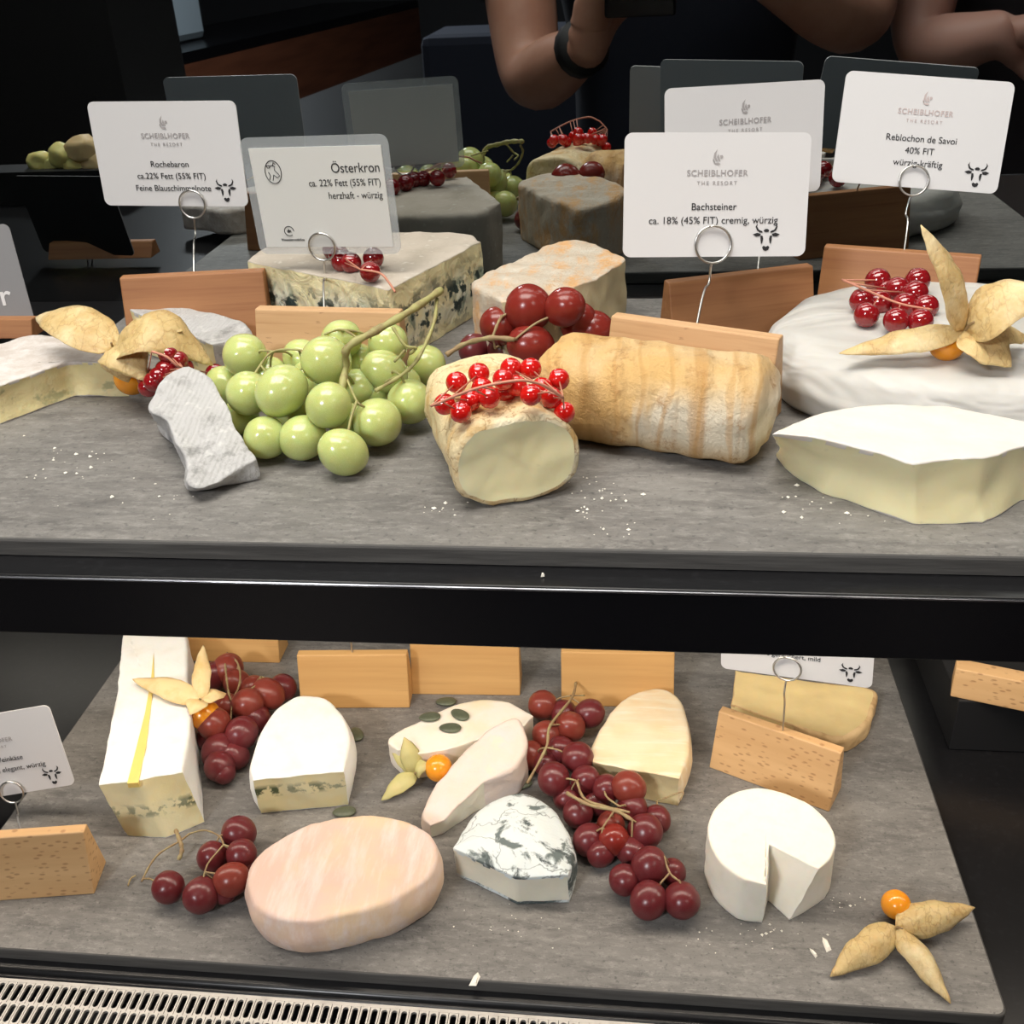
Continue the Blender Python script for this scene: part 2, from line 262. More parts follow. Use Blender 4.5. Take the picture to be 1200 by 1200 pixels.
# ------------------------------------------------------------------ the room
def struct(name, v, f, m_, smooth=False):
    o = obj(name, v, f, m_, smooth=smooth); o['kind'] = 'structure'; return o
struct('floor', *box(-350, 350, -620, 120, -4, 0), M['floor'])
struct('ceiling', *box(-350, 350, -620, 120, 260, 264), M['ceiling'])
struct('wall_left', *box(-354, -350, -620, 120, 0, 260), M['wall'])
struct('wall_right', *box(350, 354, -620, 120, 0, 260), M['wall'])
struct('wall_back', *box(-350, 350, 116, 120, 0, 260), M['wall'])
struct('wall_front', *box(-350, 350, -624, -620, 0, 260), M['wall'])
for i, (x, y, a, b) in enumerate(((-30, 5, 120, 60), (120, -120, 60, 60), (-120, -190, 60, 60))):
    t = thing('ceiling_lamp', ('long ceiling panel lamp above the cheese display', 'square ceiling panel lamp above the guests', 'square ceiling panel lamp added to brighten the wooden counter')[i], 'lamp', (x, y, 258.6))
    obj('lamp_housing', *box(x-a/2-3, x+a/2+3, y-b/2-3, y+b/2+3, 258.7, 260), M['black_matt'], t, smooth=False)
    obj('diffuser', *box(x-a/2, x+a/2, y-b/2, y+b/2, 258.3, 258.7), M['lamp_glow'], t, smooth=False)

# ------------------------------------------------------------------ the display cabinet
cab = thing('display_cabinet', 'black two-tier refrigerated display cabinet carrying both slate boards', 'display cabinet', (-10, 45, 0))
YF = 28.9
obj('base_cabinet', *box(-120, 100, 20, 75, 0, ZL-3.2), M['black_matt'], cab, smooth=False)
obj('counter_surface', *box(-120, 100, 32.6, 63.9, ZL-3.2, ZL-.75), M['black_satin'], cab, smooth=False)
rim = merge([tube([(-120, 32.62, ZL-1.05), (100, 32.62, ZL-1.05)], .30, 12), tube([(-120, 32.2, ZL-1.15), (100, 32.2, ZL-1.15)], .2, 12)])
obj('rim_profile', *rim, M['black_satin'], cab)
add_bevel(obj('shelf_panel', *box(-120, 100, YF, 63, ZU-1.6, ZU-.72), M['black_satin'], cab, smooth=False), .06)
add_bevel(obj('front_rail', *box(-120, 100, YF-.15, YF+.8, ZU-3.15, ZU-.76), M['black_gloss'], cab, smooth=False), .05)
obj('edge_trim', *tube([(-120, YF-.14, ZU-.74), (100, YF-.14, ZU-.74)], .055, 8), M['trim'], cab)
obj('end_panel', *box(-121.5, -120, 20, 75, 0, 190), M['black_matt'], cab, smooth=False)
obj('end_panel', *box(100, 101.5, 20, 75, 0, 190), M['black_matt'], cab, smooth=False)
obj('back_panel', *box(-120, 100, 64, 66, ZL-3, 190), M['black_matt'], cab, smooth=False)
obj('lower_glass_panel', *box(-119, 99, 63.2, 63.9, ZL-.74, ZU-1.65), M['mirror'], cab, smooth=False)
mp_ = obj('mirror_panel', *box(-119, 99, MIR, MIR+.5, ZU-.71, 186), M['mirror'], smooth=False)
tag(mp_, 'dark mirror glass panel standing behind the upper slate board', 'mirror')
lp = thing('strip_lamp', 'slim black strip lamp high over the upper slate board', 'lamp', (-5, 41, ZU+58.5))
obj('lamp_housing', *box(-48, 38, 38.8, 43.2, ZU+58.6, ZU+60), M['black_matt'], lp, smooth=False)
obj('bracket', *box(-48, -46.6, 43, MIR, ZU+58.8, ZU+59.8), M['black_matt'], lp, smooth=False)
obj('bracket', *box(36.6, 38, 43, MIR, ZU+58.8, ZU+59.8), M['black_matt'], lp, smooth=False)
lp = thing('strip_lamp', 'slim black strip lamp mounted under the upper shelf', 'lamp', (-8, 43.5, ZU-3))
obj('lamp_housing', *box(-72, 56, 42, 45, ZU-3.0, ZU-1.63), M['black_matt'], lp, smooth=False)

# grate with real slots
gp, gl, gw, rowp = .49, .98, .31, 1.15
gv, gf = [], []
zt = ZL-1.0; Y0 = 32.0
for rI in range(6):
    yc = Y0-.7-rowp*rI; off = gp*.5*(rI % 2)
    for cI in range(-82, 52):
        xc = cI*gp+off; b0 = len(gv); n = 12
        inner = []
        for k in range(n):
            a = 2*math.pi*(k+.5)/n
            ix = math.cos(a)*gw/2; iy = math.sin(a)*gw/2 + (gl-gw)/2*(1 if math.sin(a) > 0 else -1); inner.append((ix, iy))
        for ix, iy in inner:
            a = math.atan2(iy/rowp, ix/gp); cx, sy = math.cos(a), math.sin(a); q = max(abs(cx), abs(sy))
            ox, oy = cx/q*gp/2, sy/q*rowp/2
            gv += [(xc+ox, yc+oy, zt), (xc+ix, yc+iy, zt), (xc+ix, yc+iy, zt-.15)]
        for k in range(n):
            j = (k+1) % n
            gf += [(b0+3*k, b0+3*j, b0+3*j+1, b0+3*k+1), (b0+3*k+1, b0+3*j+1, b0+3*j+2, b0+3*k+2)]
xa, xb = -82*gp-.4, 52*gp
gv2, gf2 = box(xa, xb, Y0-.13, Y0+.05, zt-.15, zt+.01)
gr = obj('vent_grate', *merge([(gv, gf), (gv2, gf2)]), M['grate'], smooth=False)
tag(gr, 'pale metal ventilation grate with staggered slots below the lower slate', 'grate')
gx = obj('grate_channel', *box(-119, 99, 21, Y0+.2, ZL-3.1, ZL-2.9), M['black_matt'], cab, smooth=False)

# slates
def slate(label, x0, x1, y0, y1, zt, th, rot=0.0):
    t = thing('slate_board', label, 'serving board', ((x0+x1)/2, (y0+y1)/2, zt-th))
    n = 60; r = .5
    verts, faces = [], []
    prof = [(zt-th, 0), (zt-.10, 0), (zt-.03, .03), (zt, .10)]
    cs = []
    for (cx, cy, a0) in ((x1-r, y0+r, -90), (x1-r, y1-r, 0), (x0+r, y1-r, 90), (x0+r, y0+r, 180)):
        for k in range(5):
            a = math.radians(a0+90*k/4); cs.append((cx+r*math.cos(a), cy+r*math.sin(a)))
    N_ = len(cs); mx, my = (x0+x1)/2, (y0+y1)/2
    for z, ins in prof:
        for x, y in cs:
            verts.append((x-(ins if x > mx else -ins), y-(ins if y > my else -ins), z))
    for i in range(3):
        for k in range(N_): faces.append((i*N_+k, i*N_+(k+1) % N_, (i+1)*N_+(k+1) % N_, (i+1)*N_+k))
    top = tuple(3*N_+k for k in range(N_)); bot = tuple(range(N_))[::-1]
    o1 = obj('board_edge', verts, faces+[bot], M['slate_edge'], t, smooth=False)
    o2 = obj('board_top', verts, [top], M['slate'], t, smooth=False)
    for f in o1.data.polygons: pass
    c = Vector((mx, my, zt)); t.rotation_euler.z = math.radians(rot)
    return t
slate('grey slate board on the upper tier in front of the mirror', -29.2, 26, 30.15, 57.5, ZU, .68)
slate('grey slate board on the lower tier below the black rail', -37, 17.8, 33.0, 60.8, ZL, .72)

# ------------------------------------------------------------------ cheese lofts
def resample(pts, types, step):
    n = len(pts); out, ot, corner = [], [], []
    allr = all(t == 'r' for t in types)
    def cr(p0, p1, p2, p3, t): return 0.5*((2*p1)+(p2-p0)*t+(2*p0-5*p1+4*p2-p3)*t*t+(3*p1-p0-3*p2+p3)*t**3)
    for i in range(n):
        p1, p2 = pts[i], pts[(i+1) % n]
        k = max(1, round((p2-p1).length/step))
        if types[i] == 'r':
            p0 = pts[i-1] if types[i-1] == 'r' else p1*2-p2
            p3 = pts[(i+2) % n] if types[(i+1) % n] == 'r' else p2*2-p1
            for j in range(k): out.append(cr(p0, p1, p2, p3, j/k)); ot.append('r')
        else:
            for j in range(k): out.append(p1.lerp(p2, j/k)); ot.append('c')
    return out, ot
def loft(pts, types, hf, step=.24, rt_=.3, rb=.22, rc=.06, dome=0, amp=.05, freq=.9, fine=.02, rows=13, ncap=9, bulge=0.0, cutin=0.0, taper=0.0, rind_t=.13, captop='r', capbot='r', seed=0, tz=True, center=None, wrinkle=0, boff=None, jag=.1):
    P, T = resample(pts, types, step); n = len(P)
    OFF = [Vector((0, 0))]*n
    if boff is not None:
        OFF = []
        for q in P:                                  # nearest spot on the coarse outline gives the bottom offset
            best = None
            for i in range(len(pts)):
                a, b = pts[i], pts[(i+1) % len(pts)]; t = max(0, min(1, (q-a).dot(b-a)/max(1e-9, (b-a).length_squared))); dd = (a.lerp(b, t)-q).length
                if best is None or dd < best[0]: best = (dd, boff[i].lerp(boff[(i+1) % len(pts)], t))
            OFF.append(best[1])
    ncap = max(ncap, int(max(q.length for q in P)/.32))
    ar = sum(P[i].x*P[(i+1) % n].y-P[(i+1) % n].x*P[i].y for i in range(n))
    if ar < 0:
        P = P[::-1]; OFF = OFF[::-1]; T = T[::-1]; T = T[1:]+T[:1]
    R = [rt_ if (T[i] == 'r' and T[i-1] == 'r') else rc for i in range(n)]
    if any(x == rc for x in R):                      # the rounding fades in away from a cut corner
        dist = [0 if R[i] == rc else 1e9 for i in range(n)]
        for _ in range(2):
            for i in list(range(n))+list(range(n-1, -1, -1)):
                for j in (i-1, (i+1) % n): dist[i] = min(dist[i], dist[j]+(P[i]-P[j]).length)
        R = [rc+(rt_-rc)*min(1, dist[i]/1.7) for i in range(n)]
    isr = [1.0 if (T[i] == 'r' and T[i-1] == 'r') else 0.0 for i in range(n)]
    Nn = []
    for i in range(n):
        a = (P[i]-P[i-1]).normalized(); b = (P[(i+1) % n]-P[i]).normalized(); t = a+b
        if t.length < 1e-6: t = b
        t.normalize(); Nn.append(Vector((t.y, -t.x)))
    cen = V(center) if center is not None else sum(P, Vector((0, 0)))/n
    rowsdef = []
    NB = 3
    for k in range(NB): rowsdef.append(('b', k/NB))
    for k in range(rows+1): rowsdef.append(('s', k/rows))
    for k in range(1, 4): rowsdef.append(('t', k/3))
    verts = []; zrel = []
    for kind, u in rowsdef:
        for i in range(n):
            h = hf(P[i]); Rt = min(R[i], h*.45); Rb = min(max(rc, R[i]*rb/rt_), h*.4)
            if kind == 'b':
                a = u*math.pi/2; z = Rb-Rb*math.cos(a); ins = Rb*(1-math.sin(a))
            elif kind == 's':
                z = Rb+(h-Rt-Rb)*u; ins = 0
                ins -= bulge*isr[i]*math.sin(math.pi*u)
                ins += cutin*(1-isr[i])*math.sin(math.pi*u)
            else:
                a = u*math.pi/2; z = h-Rt+Rt*math.sin(a); ins = Rt*(1-math.cos(a))
            ins -= taper*(1-z/h)
            q = P[i]-Nn[i]*ins+OFF[i]*(1-min(1, z/h)); verts.append(Vector((q.x, q.y, z))); zrel.append(z)
    nr = len(rowsdef)
    faces, kinds = [], []
    for r_ in range(nr-1):
        for i in range(n):
            j = (i+1) % n
            faces.append((r_*n+i, r_*n+j, (r_+1)*n+j, (r_+1)*n+i))
            zm = zrel[r_*n+i]*.5+zrel[(r_+1)*n+i]*.5; hh = hf(P[i])
            jit = noise.noise(Vector((P[i].x*1.5, P[i].y*1.5, seed)))*jag
            kinds.append('c' if (T[i] == 'c' and zm > rind_t*.6 and zm < hh-rind_t+jit*.8) else 'r')
    def cap(row, zsign, ctype, dm):
        base = [row*n+i for i in range(n)]; prev = base
        for k in range(1, ncap):
            s = 1-k/ncap; cur = []
            for i in range(n):
                vb = verts[base[i]]; q = Vector((cen.x+(vb.x-cen.x)*s, cen.y+(vb.y-cen.y)*s))
                z = (hf(q)+dm*(1-s*s)) if zsign > 0 else 0.0
                cur.append(len(verts)); verts.append(Vector((q.x, q.y, z)))
            for i in range(n):
                j = (i+1) % n
                faces.append((prev[i], prev[j], cur[j], cur[i]) if zsign > 0 else (prev[j], prev[i], cur[i], cur[j])); kinds.append(ctype)
            prev = cur
        ci = len(verts); verts.append(Vector((cen.x, cen.y, (hf(cen)+dm) if zsign > 0 else 0.0)))
        for i in range(n):
            j = (i+1) % n
            faces.append((prev[i], prev[j], ci) if zsign > 0 else (prev[j], prev[i], ci)); kinds.append(ctype)
    cap(nr-1, 1, captop, dome); cap(0, -1, capbot, 0)
    sv = Vector((seed*7.3, seed*3.1, seed*1.7)); out = []
    for vi, v in enumerate(verts):
        d = noise.noise_vector(v*freq+sv)*amp + noise.noise_vector(v*freq*4+sv)*(fine if vi < nr*n else 0)
        if wrinkle: d += noise.noise_vector(Vector((v.x*2.2, v.y*2.2, v.z*.7))+sv)*wrinkle
        w_ = v+d
        if tz: w_.z = max(0.0, w_.z if v.z > .02 else 0.0)
        out.append(w_)
    return out, faces, kinds
def emit_parts(t, verts, faces, kinds, mr, mc, names=('rind', 'cut_face')):
    res = []
    for kd, mm, nm in (('r', mr, names[0]), ('c', mc, names[1])):
        fs = [f for f, k in zip(faces, kinds) if k == kd]
        if not fs: res.append(None); continue
        used = sorted({i for f in fs for i in f}); mp = {a: b for b, a in enumerate(used)}
        res.append(obj(nm, [verts[i] for i in used], [tuple(mp[i] for i in f) for f in fs], mm, t))
    return res
def cheese(label, outline, types, h, mr, mc=None, t='u', cat='cheese', rx=None, name='cheese', **kw):
    """outline: top outline as seen (px, py[, height]); types: r = rind edge, c = cut edge"""
    base = ZU if t == 'u' else ZL
    pts3 = [at(p[0], p[1], p[2] if len(p) > 2 else h, t) for p in outline]
    A = np.array([[1, p.x, p.y] for p in pts3]); b_ = np.array([p.z-base for p in pts3])
    if any(len(p) > 2 for p in outline): co = np.linalg.lstsq(A, b_, rcond=None)[0]
    else: co = np.array([h, 0, 0])
    c = sum((Vector((p.x, p.y)) for p in pts3), Vector((0, 0)))/len(pts3)
    hf = lambda q: max(.12, co[0]+co[1]*(q.x+c.x)+co[2]*(q.y+c.y))
    if 'center' in kw and kw['center'] is not None:
        cc = at(*kw['center'], h, t); kw['center'] = (cc.x-c.x, cc.y-c.y)
    bt = kw.pop('bottom', None)
    if bt:
        bo = []
        for i, p in enumerate(pts3):
            if i in bt: w_ = atz(*bt[i], base); bo.append(Vector((w_.x-p.x, w_.y-p.y)))
            else: bo.append(Vector((0, 0)))
        kw['boff'] = bo
    v, f, k = loft([Vector((p.x, p.y))-c for p in pts3], types, hf, **kw)
    v = [Vector((q.x+c.x, q.y+c.y, q.z+base)) for q in v]
    T_ = thing(name, label, cat, (c.x, c.y, base))
    emit_parts(T_, v, f, k, mr, mc or mr)
    return T_
def log_cheese(label, A, B, wdt, hgt, mr, mc, ends=('r', 'r'), flat=.35, seed=3, t='u', **kw):
    """A, B: centres of the two ends (world cm); superellipse section laid on its side"""
    base = ZU if t == 'u' else ZL
    A = V(A); B = V(B); B.z = A.z; d = (B-A); L_ = d.length; d.normalize(); s = d.cross(Vector((0, 0, 1))).normalized()
    pts = []; N_ = 30
    for k in range(N_):
        a = 2*math.pi*k/N_; ca, sa = math.cos(a), math.sin(a); e = .78
        x = math.copysign(abs(ca)**e, ca)*wdt/2; y = math.copysign(abs(sa)**e, sa)*hgt/2
        if y < 0: y = max(y, -hgt/2*.97)
        pts.append(Vector((x, y)))
    v, f, k = loft(pts, ['r']*N_, lambda q: L_, capbot=ends[0], captop=ends[1], tz=False, seed=seed, **kw)
    out = []
    for q in v:
        w_ = A + s*q.x + Vector((0, 0, 1))*q.y + d*q.z; w_.z = max(w_.z, base+.01); out.append(w_)
    mid = (A+B)/2; T_ = thing('cheese', label, 'cheese', (mid.x, mid.y, base))
    T_['_org'] = (mid.x, mid.y, base)
    emit_parts(T_, out, f, k, mr, mc)
    return T_

# ---- upper tier
cheese('pale cheese wedge with greyish white rind at the left end of the upper slate', [(-75, 474), (-75, 414), (-10, 402), (50, 391), (100, 404), (142, 424), (78, 424), (0, 451)], 'rrrrrccc', 1.75, M['dusty_rind'], M['paste_butter'], rt_=.25, amp=.09, cutin=.15, seed=1)
cheese('grey rinded cheese piece lying before the left reddish wooden block', [(152, 364), (162, 357), (205, 356), (250, 364), (287, 376), (291, 394), (250, 402), (200, 388)], 'rrrrrrcc', 2.1, M['grey_rind'], M['paste_butter'], rt_=.4, amp=.12, seed=2)
cheese('small wedge of chalky grey-white cheese tilted forward beside the green grapes', [(174, 480, 2.3), (183, 452, 2.7), (217, 431, 2.9), (241, 437, 2.8), (258, 462, 2.3), (300, 543, .75), (226, 572, .75), (213, 533, 1.3), (193, 497, 1.9)], 'rrrrcrrrr', 2, M['grey_rind'], M['paste_butter'], rt_=.12, amp=.16, fine=.04, rind_t=.3, seed=3, step=.2, bottom={0: (188, 500), 8: (204, 520), 7: (219, 550), 6: (227, 577)})
cheese('large block of blue-veined cheese with grey rind behind the laminated card', [(289, 306), (300, 293), (335, 279), (372, 271), (450, 270), (545, 271), (563, 283), (456, 338)], 'rrrrrrcc', 3.85, M['blue_rind'], M['paste_blue'], rt_=.4, amp=.08, cutin=-.05, seed=4, rind_t=.2, step=.3, jag=0)
cheese('tall beige washed-rind cheese piece behind the upper red grapes', [(552, 331), (575, 316), (606, 302), (642, 287), (672, 279), (705, 286), (734, 304), (700, 327), (640, 347), (588, 352)], 'rrrrrrcccr', 3.7, M['pale_orange_rind'], M['paste_rub'], rt_=.3, amp=.14, wrinkle=.05, seed=5)
fA = at(645, 447, 1.95); fB = at(899, 482, 1.95)
log_cheese('long orange-crusted cheese log with wrinkled rind lying in front of a wooden block', fA, fB, 4.5, 3.9, M['orange_rind'], M['orange_rind'], rt_=.7, rb=.7, amp=.14, wrinkle=.07, rows=40, step=.3, dome=.25, seed=6)
gA = at(562, 462, 1.75); gB = at(606, 541, 1.75)
log_cheese('short golden-crusted cheese log piece with ivory cut face, topped by red currants', gA, gB, 4.7, 3.5, M['gold_rind'], M['paste_ivory'], ends=('r', 'c'), rt_=.22, rb=.22, amp=.12, wrinkle=.05, rows=26, step=.25, dome=-.12, seed=7)
whC = at(907, 395, 2.7); WR = 7.9; whC = Vector((whC.x+WR*.99, whC.y+1.2))
def wheel(label, c, R_, h, base, mr, **kw):
    pts = [Vector((math.cos(2*math.pi*k/28)*R_, math.sin(2*math.pi*k/28)*R_*.93)) for k in range(28)]
    v, f, k = loft(pts, ['r']*28, lambda q: h, **kw)
    T_ = thing('cheese', label, 'cheese', (c.x, c.y, base))
    emit_parts(T_, [Vector((q.x+c.x, q.y+c.y, q.z+base)) for q in v], f, k, mr, mr); return T_
wheel('big round soft white cheese wheel at the right end of the upper slate', whC, WR, 2.7, ZU, M['waxy_rind'], rt_=1.0, rb=.8, amp=.22, freq=.45, bulge=.15, dome=.25, step=.4, rows=8, seed=8)
cheese('broad cut wedge of white-rinded soft cheese at the right front corner of the upper slate', [(907, 509), (930, 494), (977, 479), (1033, 472), (1133, 477), (1205, 494), (1235, 508), (1200, 523), (1150, 538), (1068, 541), (1000, 524), (945, 512)], 'crrrrrcccccc', 2.45, M['white_rind'], M['paste_ivory'], rt_=.25, amp=.1, cutin=.16, seed=9, jag=.25, bottom={0: (909, 537), 1: (938, 520), 11: (930, 557), 10: (965, 578), 9: (1070, 615), 8: (1150, 614), 7: (1198, 588)})

# ---- lower tier
jl = cheese('long white brick of cheese split lengthwise by a yellow gap', [(115, 919), (162, 914), (213, 904), (223, 850), (220, 790), (219.5, 750), (217, 738), (208, 733), (152, 733), (144, 740), (142, 755), (136, 810), (126, 862)], 'ccrrrrrrrrrrr', 3.7, M['bright_rind'], M['paste_speckled'], t='l', rt_=.22, amp=.06, seed=11, rind_t=.16, jag=0, bottom={0: (150, 980), 1: (195, 983), 2: (240, 964), 3: (234, 900), 12: (150, 930)})
sl_ = [at(p[0], p[1], 3.76, 'l') for p in ((149, 918), (162, 917), (171, 875), (176, 835), (180.5, 795), (180, 765), (177, 795), (170, 835), (160, 875))]
bt_ = [Vector((p.x, p.y, ZL+3.4)) for p in sl_]; n_ = len(sl_)
obj('filling', [tuple(p) for p in sl_]+[tuple(p) for p in bt_], [tuple(range(n_)), tuple(range(n_, 2*n_))[::-1]]+[(i, n_+i, n_+(i+1) % n_, (i+1) % n_) for i in range(n_)], M['paste_yellow'], jl, smooth=False)
cheese('arched piece of bright white-rinded cheese with greenish specks, left of the seeds', [(297, 914), (293, 895), (303, 862), (322, 832), (348, 815), (381, 817), (402, 838), (411, 866), (402, 904)], 'rrrrrrrrc', 2.7, M['bright_rind'], M['paste_speckled'], t='l', rt_=.25, rb=.3, bulge=.22, amp=.06, cutin=-.05, seed=14, jag=0)
cheese('cream cheese piece decorated with dark oval seeds at the middle of the lower slate', [(455, 864), (486, 845), (534, 824), (563, 818), (597, 822), (625, 839), (612, 851), (520, 879), (490, 883), (466, 878)], 'rrrrrccccr', 2.0, M['cream_rind'], M['cream_rind'], t='l', rt_=.3, amp=.06, seed=15)
cheese('pinkish beige crumbly cheese wedge leaning between the seeded cheese and ash-coated cheese', [(493, 957, .9), (505, 925, 1.6), (534, 884, 2.4), (576, 852, 2.9), (606, 844, 3.0), (617, 866, 2.9), (607, 892, 2.6), (566, 912, 2.2), (520, 962, 1.0), (505, 970, .8)], 'rrrrrrrccr', 2, M['pink_grey_rind'], M['paste_white'], t='l', rt_=.3, amp=.14, seed=16)
cheese('arched yellowish washed-rind cheese with a cut front before the right back wooden block', [(694, 893), (694, 872), (708, 845), (729, 819), (765, 805), (793, 814), (806, 842), (808, 880), (796, 912)], 'rrrrrrrrc', 2.2, M['yellow_rind'], M['paste_gold'], t='l', rt_=.3, bulge=.15, amp=.07, cutin=.1, seed=17, jag=0)
cheese('flat tan slice of cheese lying behind the spotted wooden block', [(862, 786), (940, 797), (1022, 806), (1024, 832), (1010, 855), (978, 866), (930, 850), (857, 826)], 'crrrrrcc', 1.3, M['tan_rind'], M['paste_tan'], t='l', captop='c', rt_=.3, amp=.08, seed=18)
cheese('large oval pinkish cheese at the front of the lower slate', [(288, 1037), (293, 1013), (315, 989), (355, 967), (400, 956), (445, 954), (487, 965), (509, 984), (513, 1008), (497, 1033), (455, 1057), (400, 1073), (347, 1080), (303, 1066)], 'r'*14, 2.75, M['pink_rind'], t='l', rt_=.3, rb=.6, bulge=.2, amp=.07, dome=.15, seed=19)
cheese('ash-marbled white cheese dome with two cut sides beside the dark grapes', [(531, 993), (543, 967), (560, 945), (588, 929), (618, 926), (647, 942), (665, 967), (674, 998), (666, 1025), (604, 1028)], 'rrrrrrrrcc', 2.1, M['ash_rind'], M['paste_white'], t='l', rt_=.6, amp=.07, dome=.55, bulge=.1, cutin=.05, rind_t=.25, seed=20, jag=.3)
cheese('round fresh white cheese with a wedge cut out of its front', [(899, 1037), (868, 1027), (841, 1004), (829, 975), (835, 950), (855, 931), (884, 922), (915, 927), (948, 941), (971, 962), (980, 985), (974, 1004), (960, 1018), (902, 989)], 'rrrrrrrrrrrrcc', 3.2, M['fresh_white'], M['fresh_white'], t='l', rt_=.16, rb=.2, amp=.05, dome=0, center=(898, 975), seed=21, bottom={0: (893, 1082), 12: (925, 1079), 13: (900, 1056)})

# ------------------------------------------------------------------ fruit
def ico(sub=3):
    bm = bmesh.new(); bmesh.ops.create_icosphere(bm, subdivisions=sub, radius=1.0)
    v = [x.co.copy() for x in bm.verts]; f = [tuple(a.index for a in q.verts) for q in bm.faces]; bm.free(); return v, f
ICO = ico(4); ICO2 = ico(3)
def ball_mesh(name, m_, seed=0, base=ICO, sx=1, dent=.04, lump=.03):
    vs = []
    for v in base[0]:
        q = v.copy(); q *= 1+noise.noise(v*1.3+Vector((seed, 0, 0)))*lump
        q.z *= sx
        r = math.hypot(v.x, v.y)
        if v.z > .9: q.z -= dent*(1-r/.44)
        vs.append(q)
    me = bpy.data.meshes.new(name); me.from_pydata(vs, [], base[1]); me.materials.append(m_)
    me.polygons.foreach_set('use_smooth', [True]*len(me.polygons)); me.update(); return me
random.seed(5)
GM = {k: [ball_mesh('grape_'+k, M[m_], i*3.7, sx=1.0+.08*i) for i in range(3)] for k, m_ in (('g', 'green_grape'), ('r', 'red_grape'), ('d', 'dark_grape'), ('o', 'rust_grape'))}
CM = {'c': ball_mesh('currant', M['currant'], 1, ICO2, 1.0, .08, .02), 'k': ball_mesh('currant', M['currant_dark'], 2, ICO2, 1.0, .08, .02)}
def place_ball(name, me, p, r, parent, rot=None, sc=(1, 1, 1)):
    o = bpy.data.objects.new(name, me); COL.objects.link(o); o.parent = parent
    o.location = p*S-parent.location; o.scale = [r*S*s for s in sc]
    o.rotation_euler = rot or (random.uniform(-1.2, 1.2), random.uniform(-1.2, 1.2), random.uniform(0, 6)); return o
def bunch(label, grapes, t, stems, stem_mat, cat='grapes', name='grape_bunch', rmin=.7, kind='g', floor_fix=True, lift=.1):
    base = ZU if t == 'u' else ZL
    P = []
    for g in grapes:
        px, py, d, h = g[:4]; kk = g[4] if len(g) > 4 else kind
        p = at(px, py, h, t); z = (p-CAM).dot(fw); r = d/2*z/F
        if p.z-r*1.1 < base: p = at(px, py, r*1.1, t)
        P.append((p, r, kk))
    c = sum((p for p, r, k in P), Vector())/len(P)
    T_ = thing(name, label, cat, (c.x, c.y, base))
    for i, (p, r, kk) in enumerate(P):
        me = GM[kk][i % 3]
        o = place_ball('grape', me, p, r, T_)
    sv = []
    for s in stems:
        rad = s[0]; pts = spline([at(q[0], q[1], q[2], t) for q in s[1:]], 6)
        n = len(pts); rr = [rad*(1.0+.18*math.sin(i*1.7)) for i in range(n)]; sv.append(tube(pts, rr, 7))
    # short stalks joining grapes to the nearest point of the stem
    allp = [at(q[0], q[1], q[2], t) for s in stems for q in s[1:]]
    for p, r, kk in P:
        q = min(allp, key=lambda a: (a-p).length); d = (q-p)
        if r*.8 < d.length < r*3.2:
            mid = p+d*.6+Vector((0, 0, .12)); sv.append(tube(spline([p+d.normalized()*r*.93, mid, q], 4), .055, 6))
    if sv: obj('stem', *merge(sv), M[stem_mat], T_)
    return T_
bunch('bunch of pale green grapes in the middle of the upper slate', [
 (287, 417, 52, 2.6), (382, 423, 58, 3.3), (330, 458, 58, 2.6), (291, 461, 52, 2.1), (385, 475, 53, 2.3), (442, 495, 57, 1.2), (480, 471, 53, 1.3), (500, 428, 46, 1.2), (450, 436, 50, 2.2),
 (455, 402, 48, 2.9), (400, 398, 46, 3.3), (264, 452, 44, 1.2), (311, 513, 51, 1.0), (355, 513, 53, 1.0), (402, 530, 54, 1.0), (362, 445, 46, 1.6), (420, 456, 48, 1.6), (434, 462, 44, 1.3), (408, 495, 46, 1.0), (282, 488, 42, .8), (345, 480, 46, 1.1), (315, 440, 46, 1.5), (470, 450, 44, .9), (355, 420, 44, 2.1), (420, 425, 46, 2.0)], 'u',
 [(.16, (517, 340, 5.2), (480, 365, 4.9), (440, 388, 4.5), (408, 407, 4.1), (405, 430, 3.2), (400, 460, 2.5)), (.08, (512, 350, 4.9), (508, 380, 4.2), (490, 420, 3.2), (470, 440, 2.6), (440, 458, 2.4)), (.07, (460, 383, 4.6), (475, 405, 3.9), (487, 408, 3.7), (480, 415, 3.4)), (.06, (475, 410, 3.7), (462, 424, 3.2)),
  (.05, (305, 428, 2.9), (320, 412, 3.1), (350, 410, 3.2), (372, 418, 3.3)), (.05, (405, 440, 2.9), (418, 470, 2.4), (430, 478, 2.0)), (.05, (380, 392, 3.8), (400, 386, 4.0), (422, 398, 4.1))], 'green_stem')
bunch('small cluster of glossy red grapes before the beige cheese', [
 (619, 361, 56, 3.2, 'r'), (662, 360, 46, 3.4, 'r'), (622, 405, 50, 1.7, 'r'), (695, 387, 48, 1.8, 'r'), (586, 382, 46, 2.3, 'r'), (678, 378, 44, 2.2, 'r'), (655, 395, 46, .9, 'd'), (556, 409, 36, .7, 'd'), (592, 410, 40, .9, 'd'), (640, 385, 46, 1.6, 'r')], 'u',
 [(.12, (523, 416, 1.6), (545, 403, 2.0), (575, 396, 2.4), (603, 398, 2.3)), (.07, (577, 396, 2.4), (583, 380, 2.9), (588, 371, 3.0)), (.05, (578, 397, 2.3), (580, 408, 1.8))], 'brown_stem')
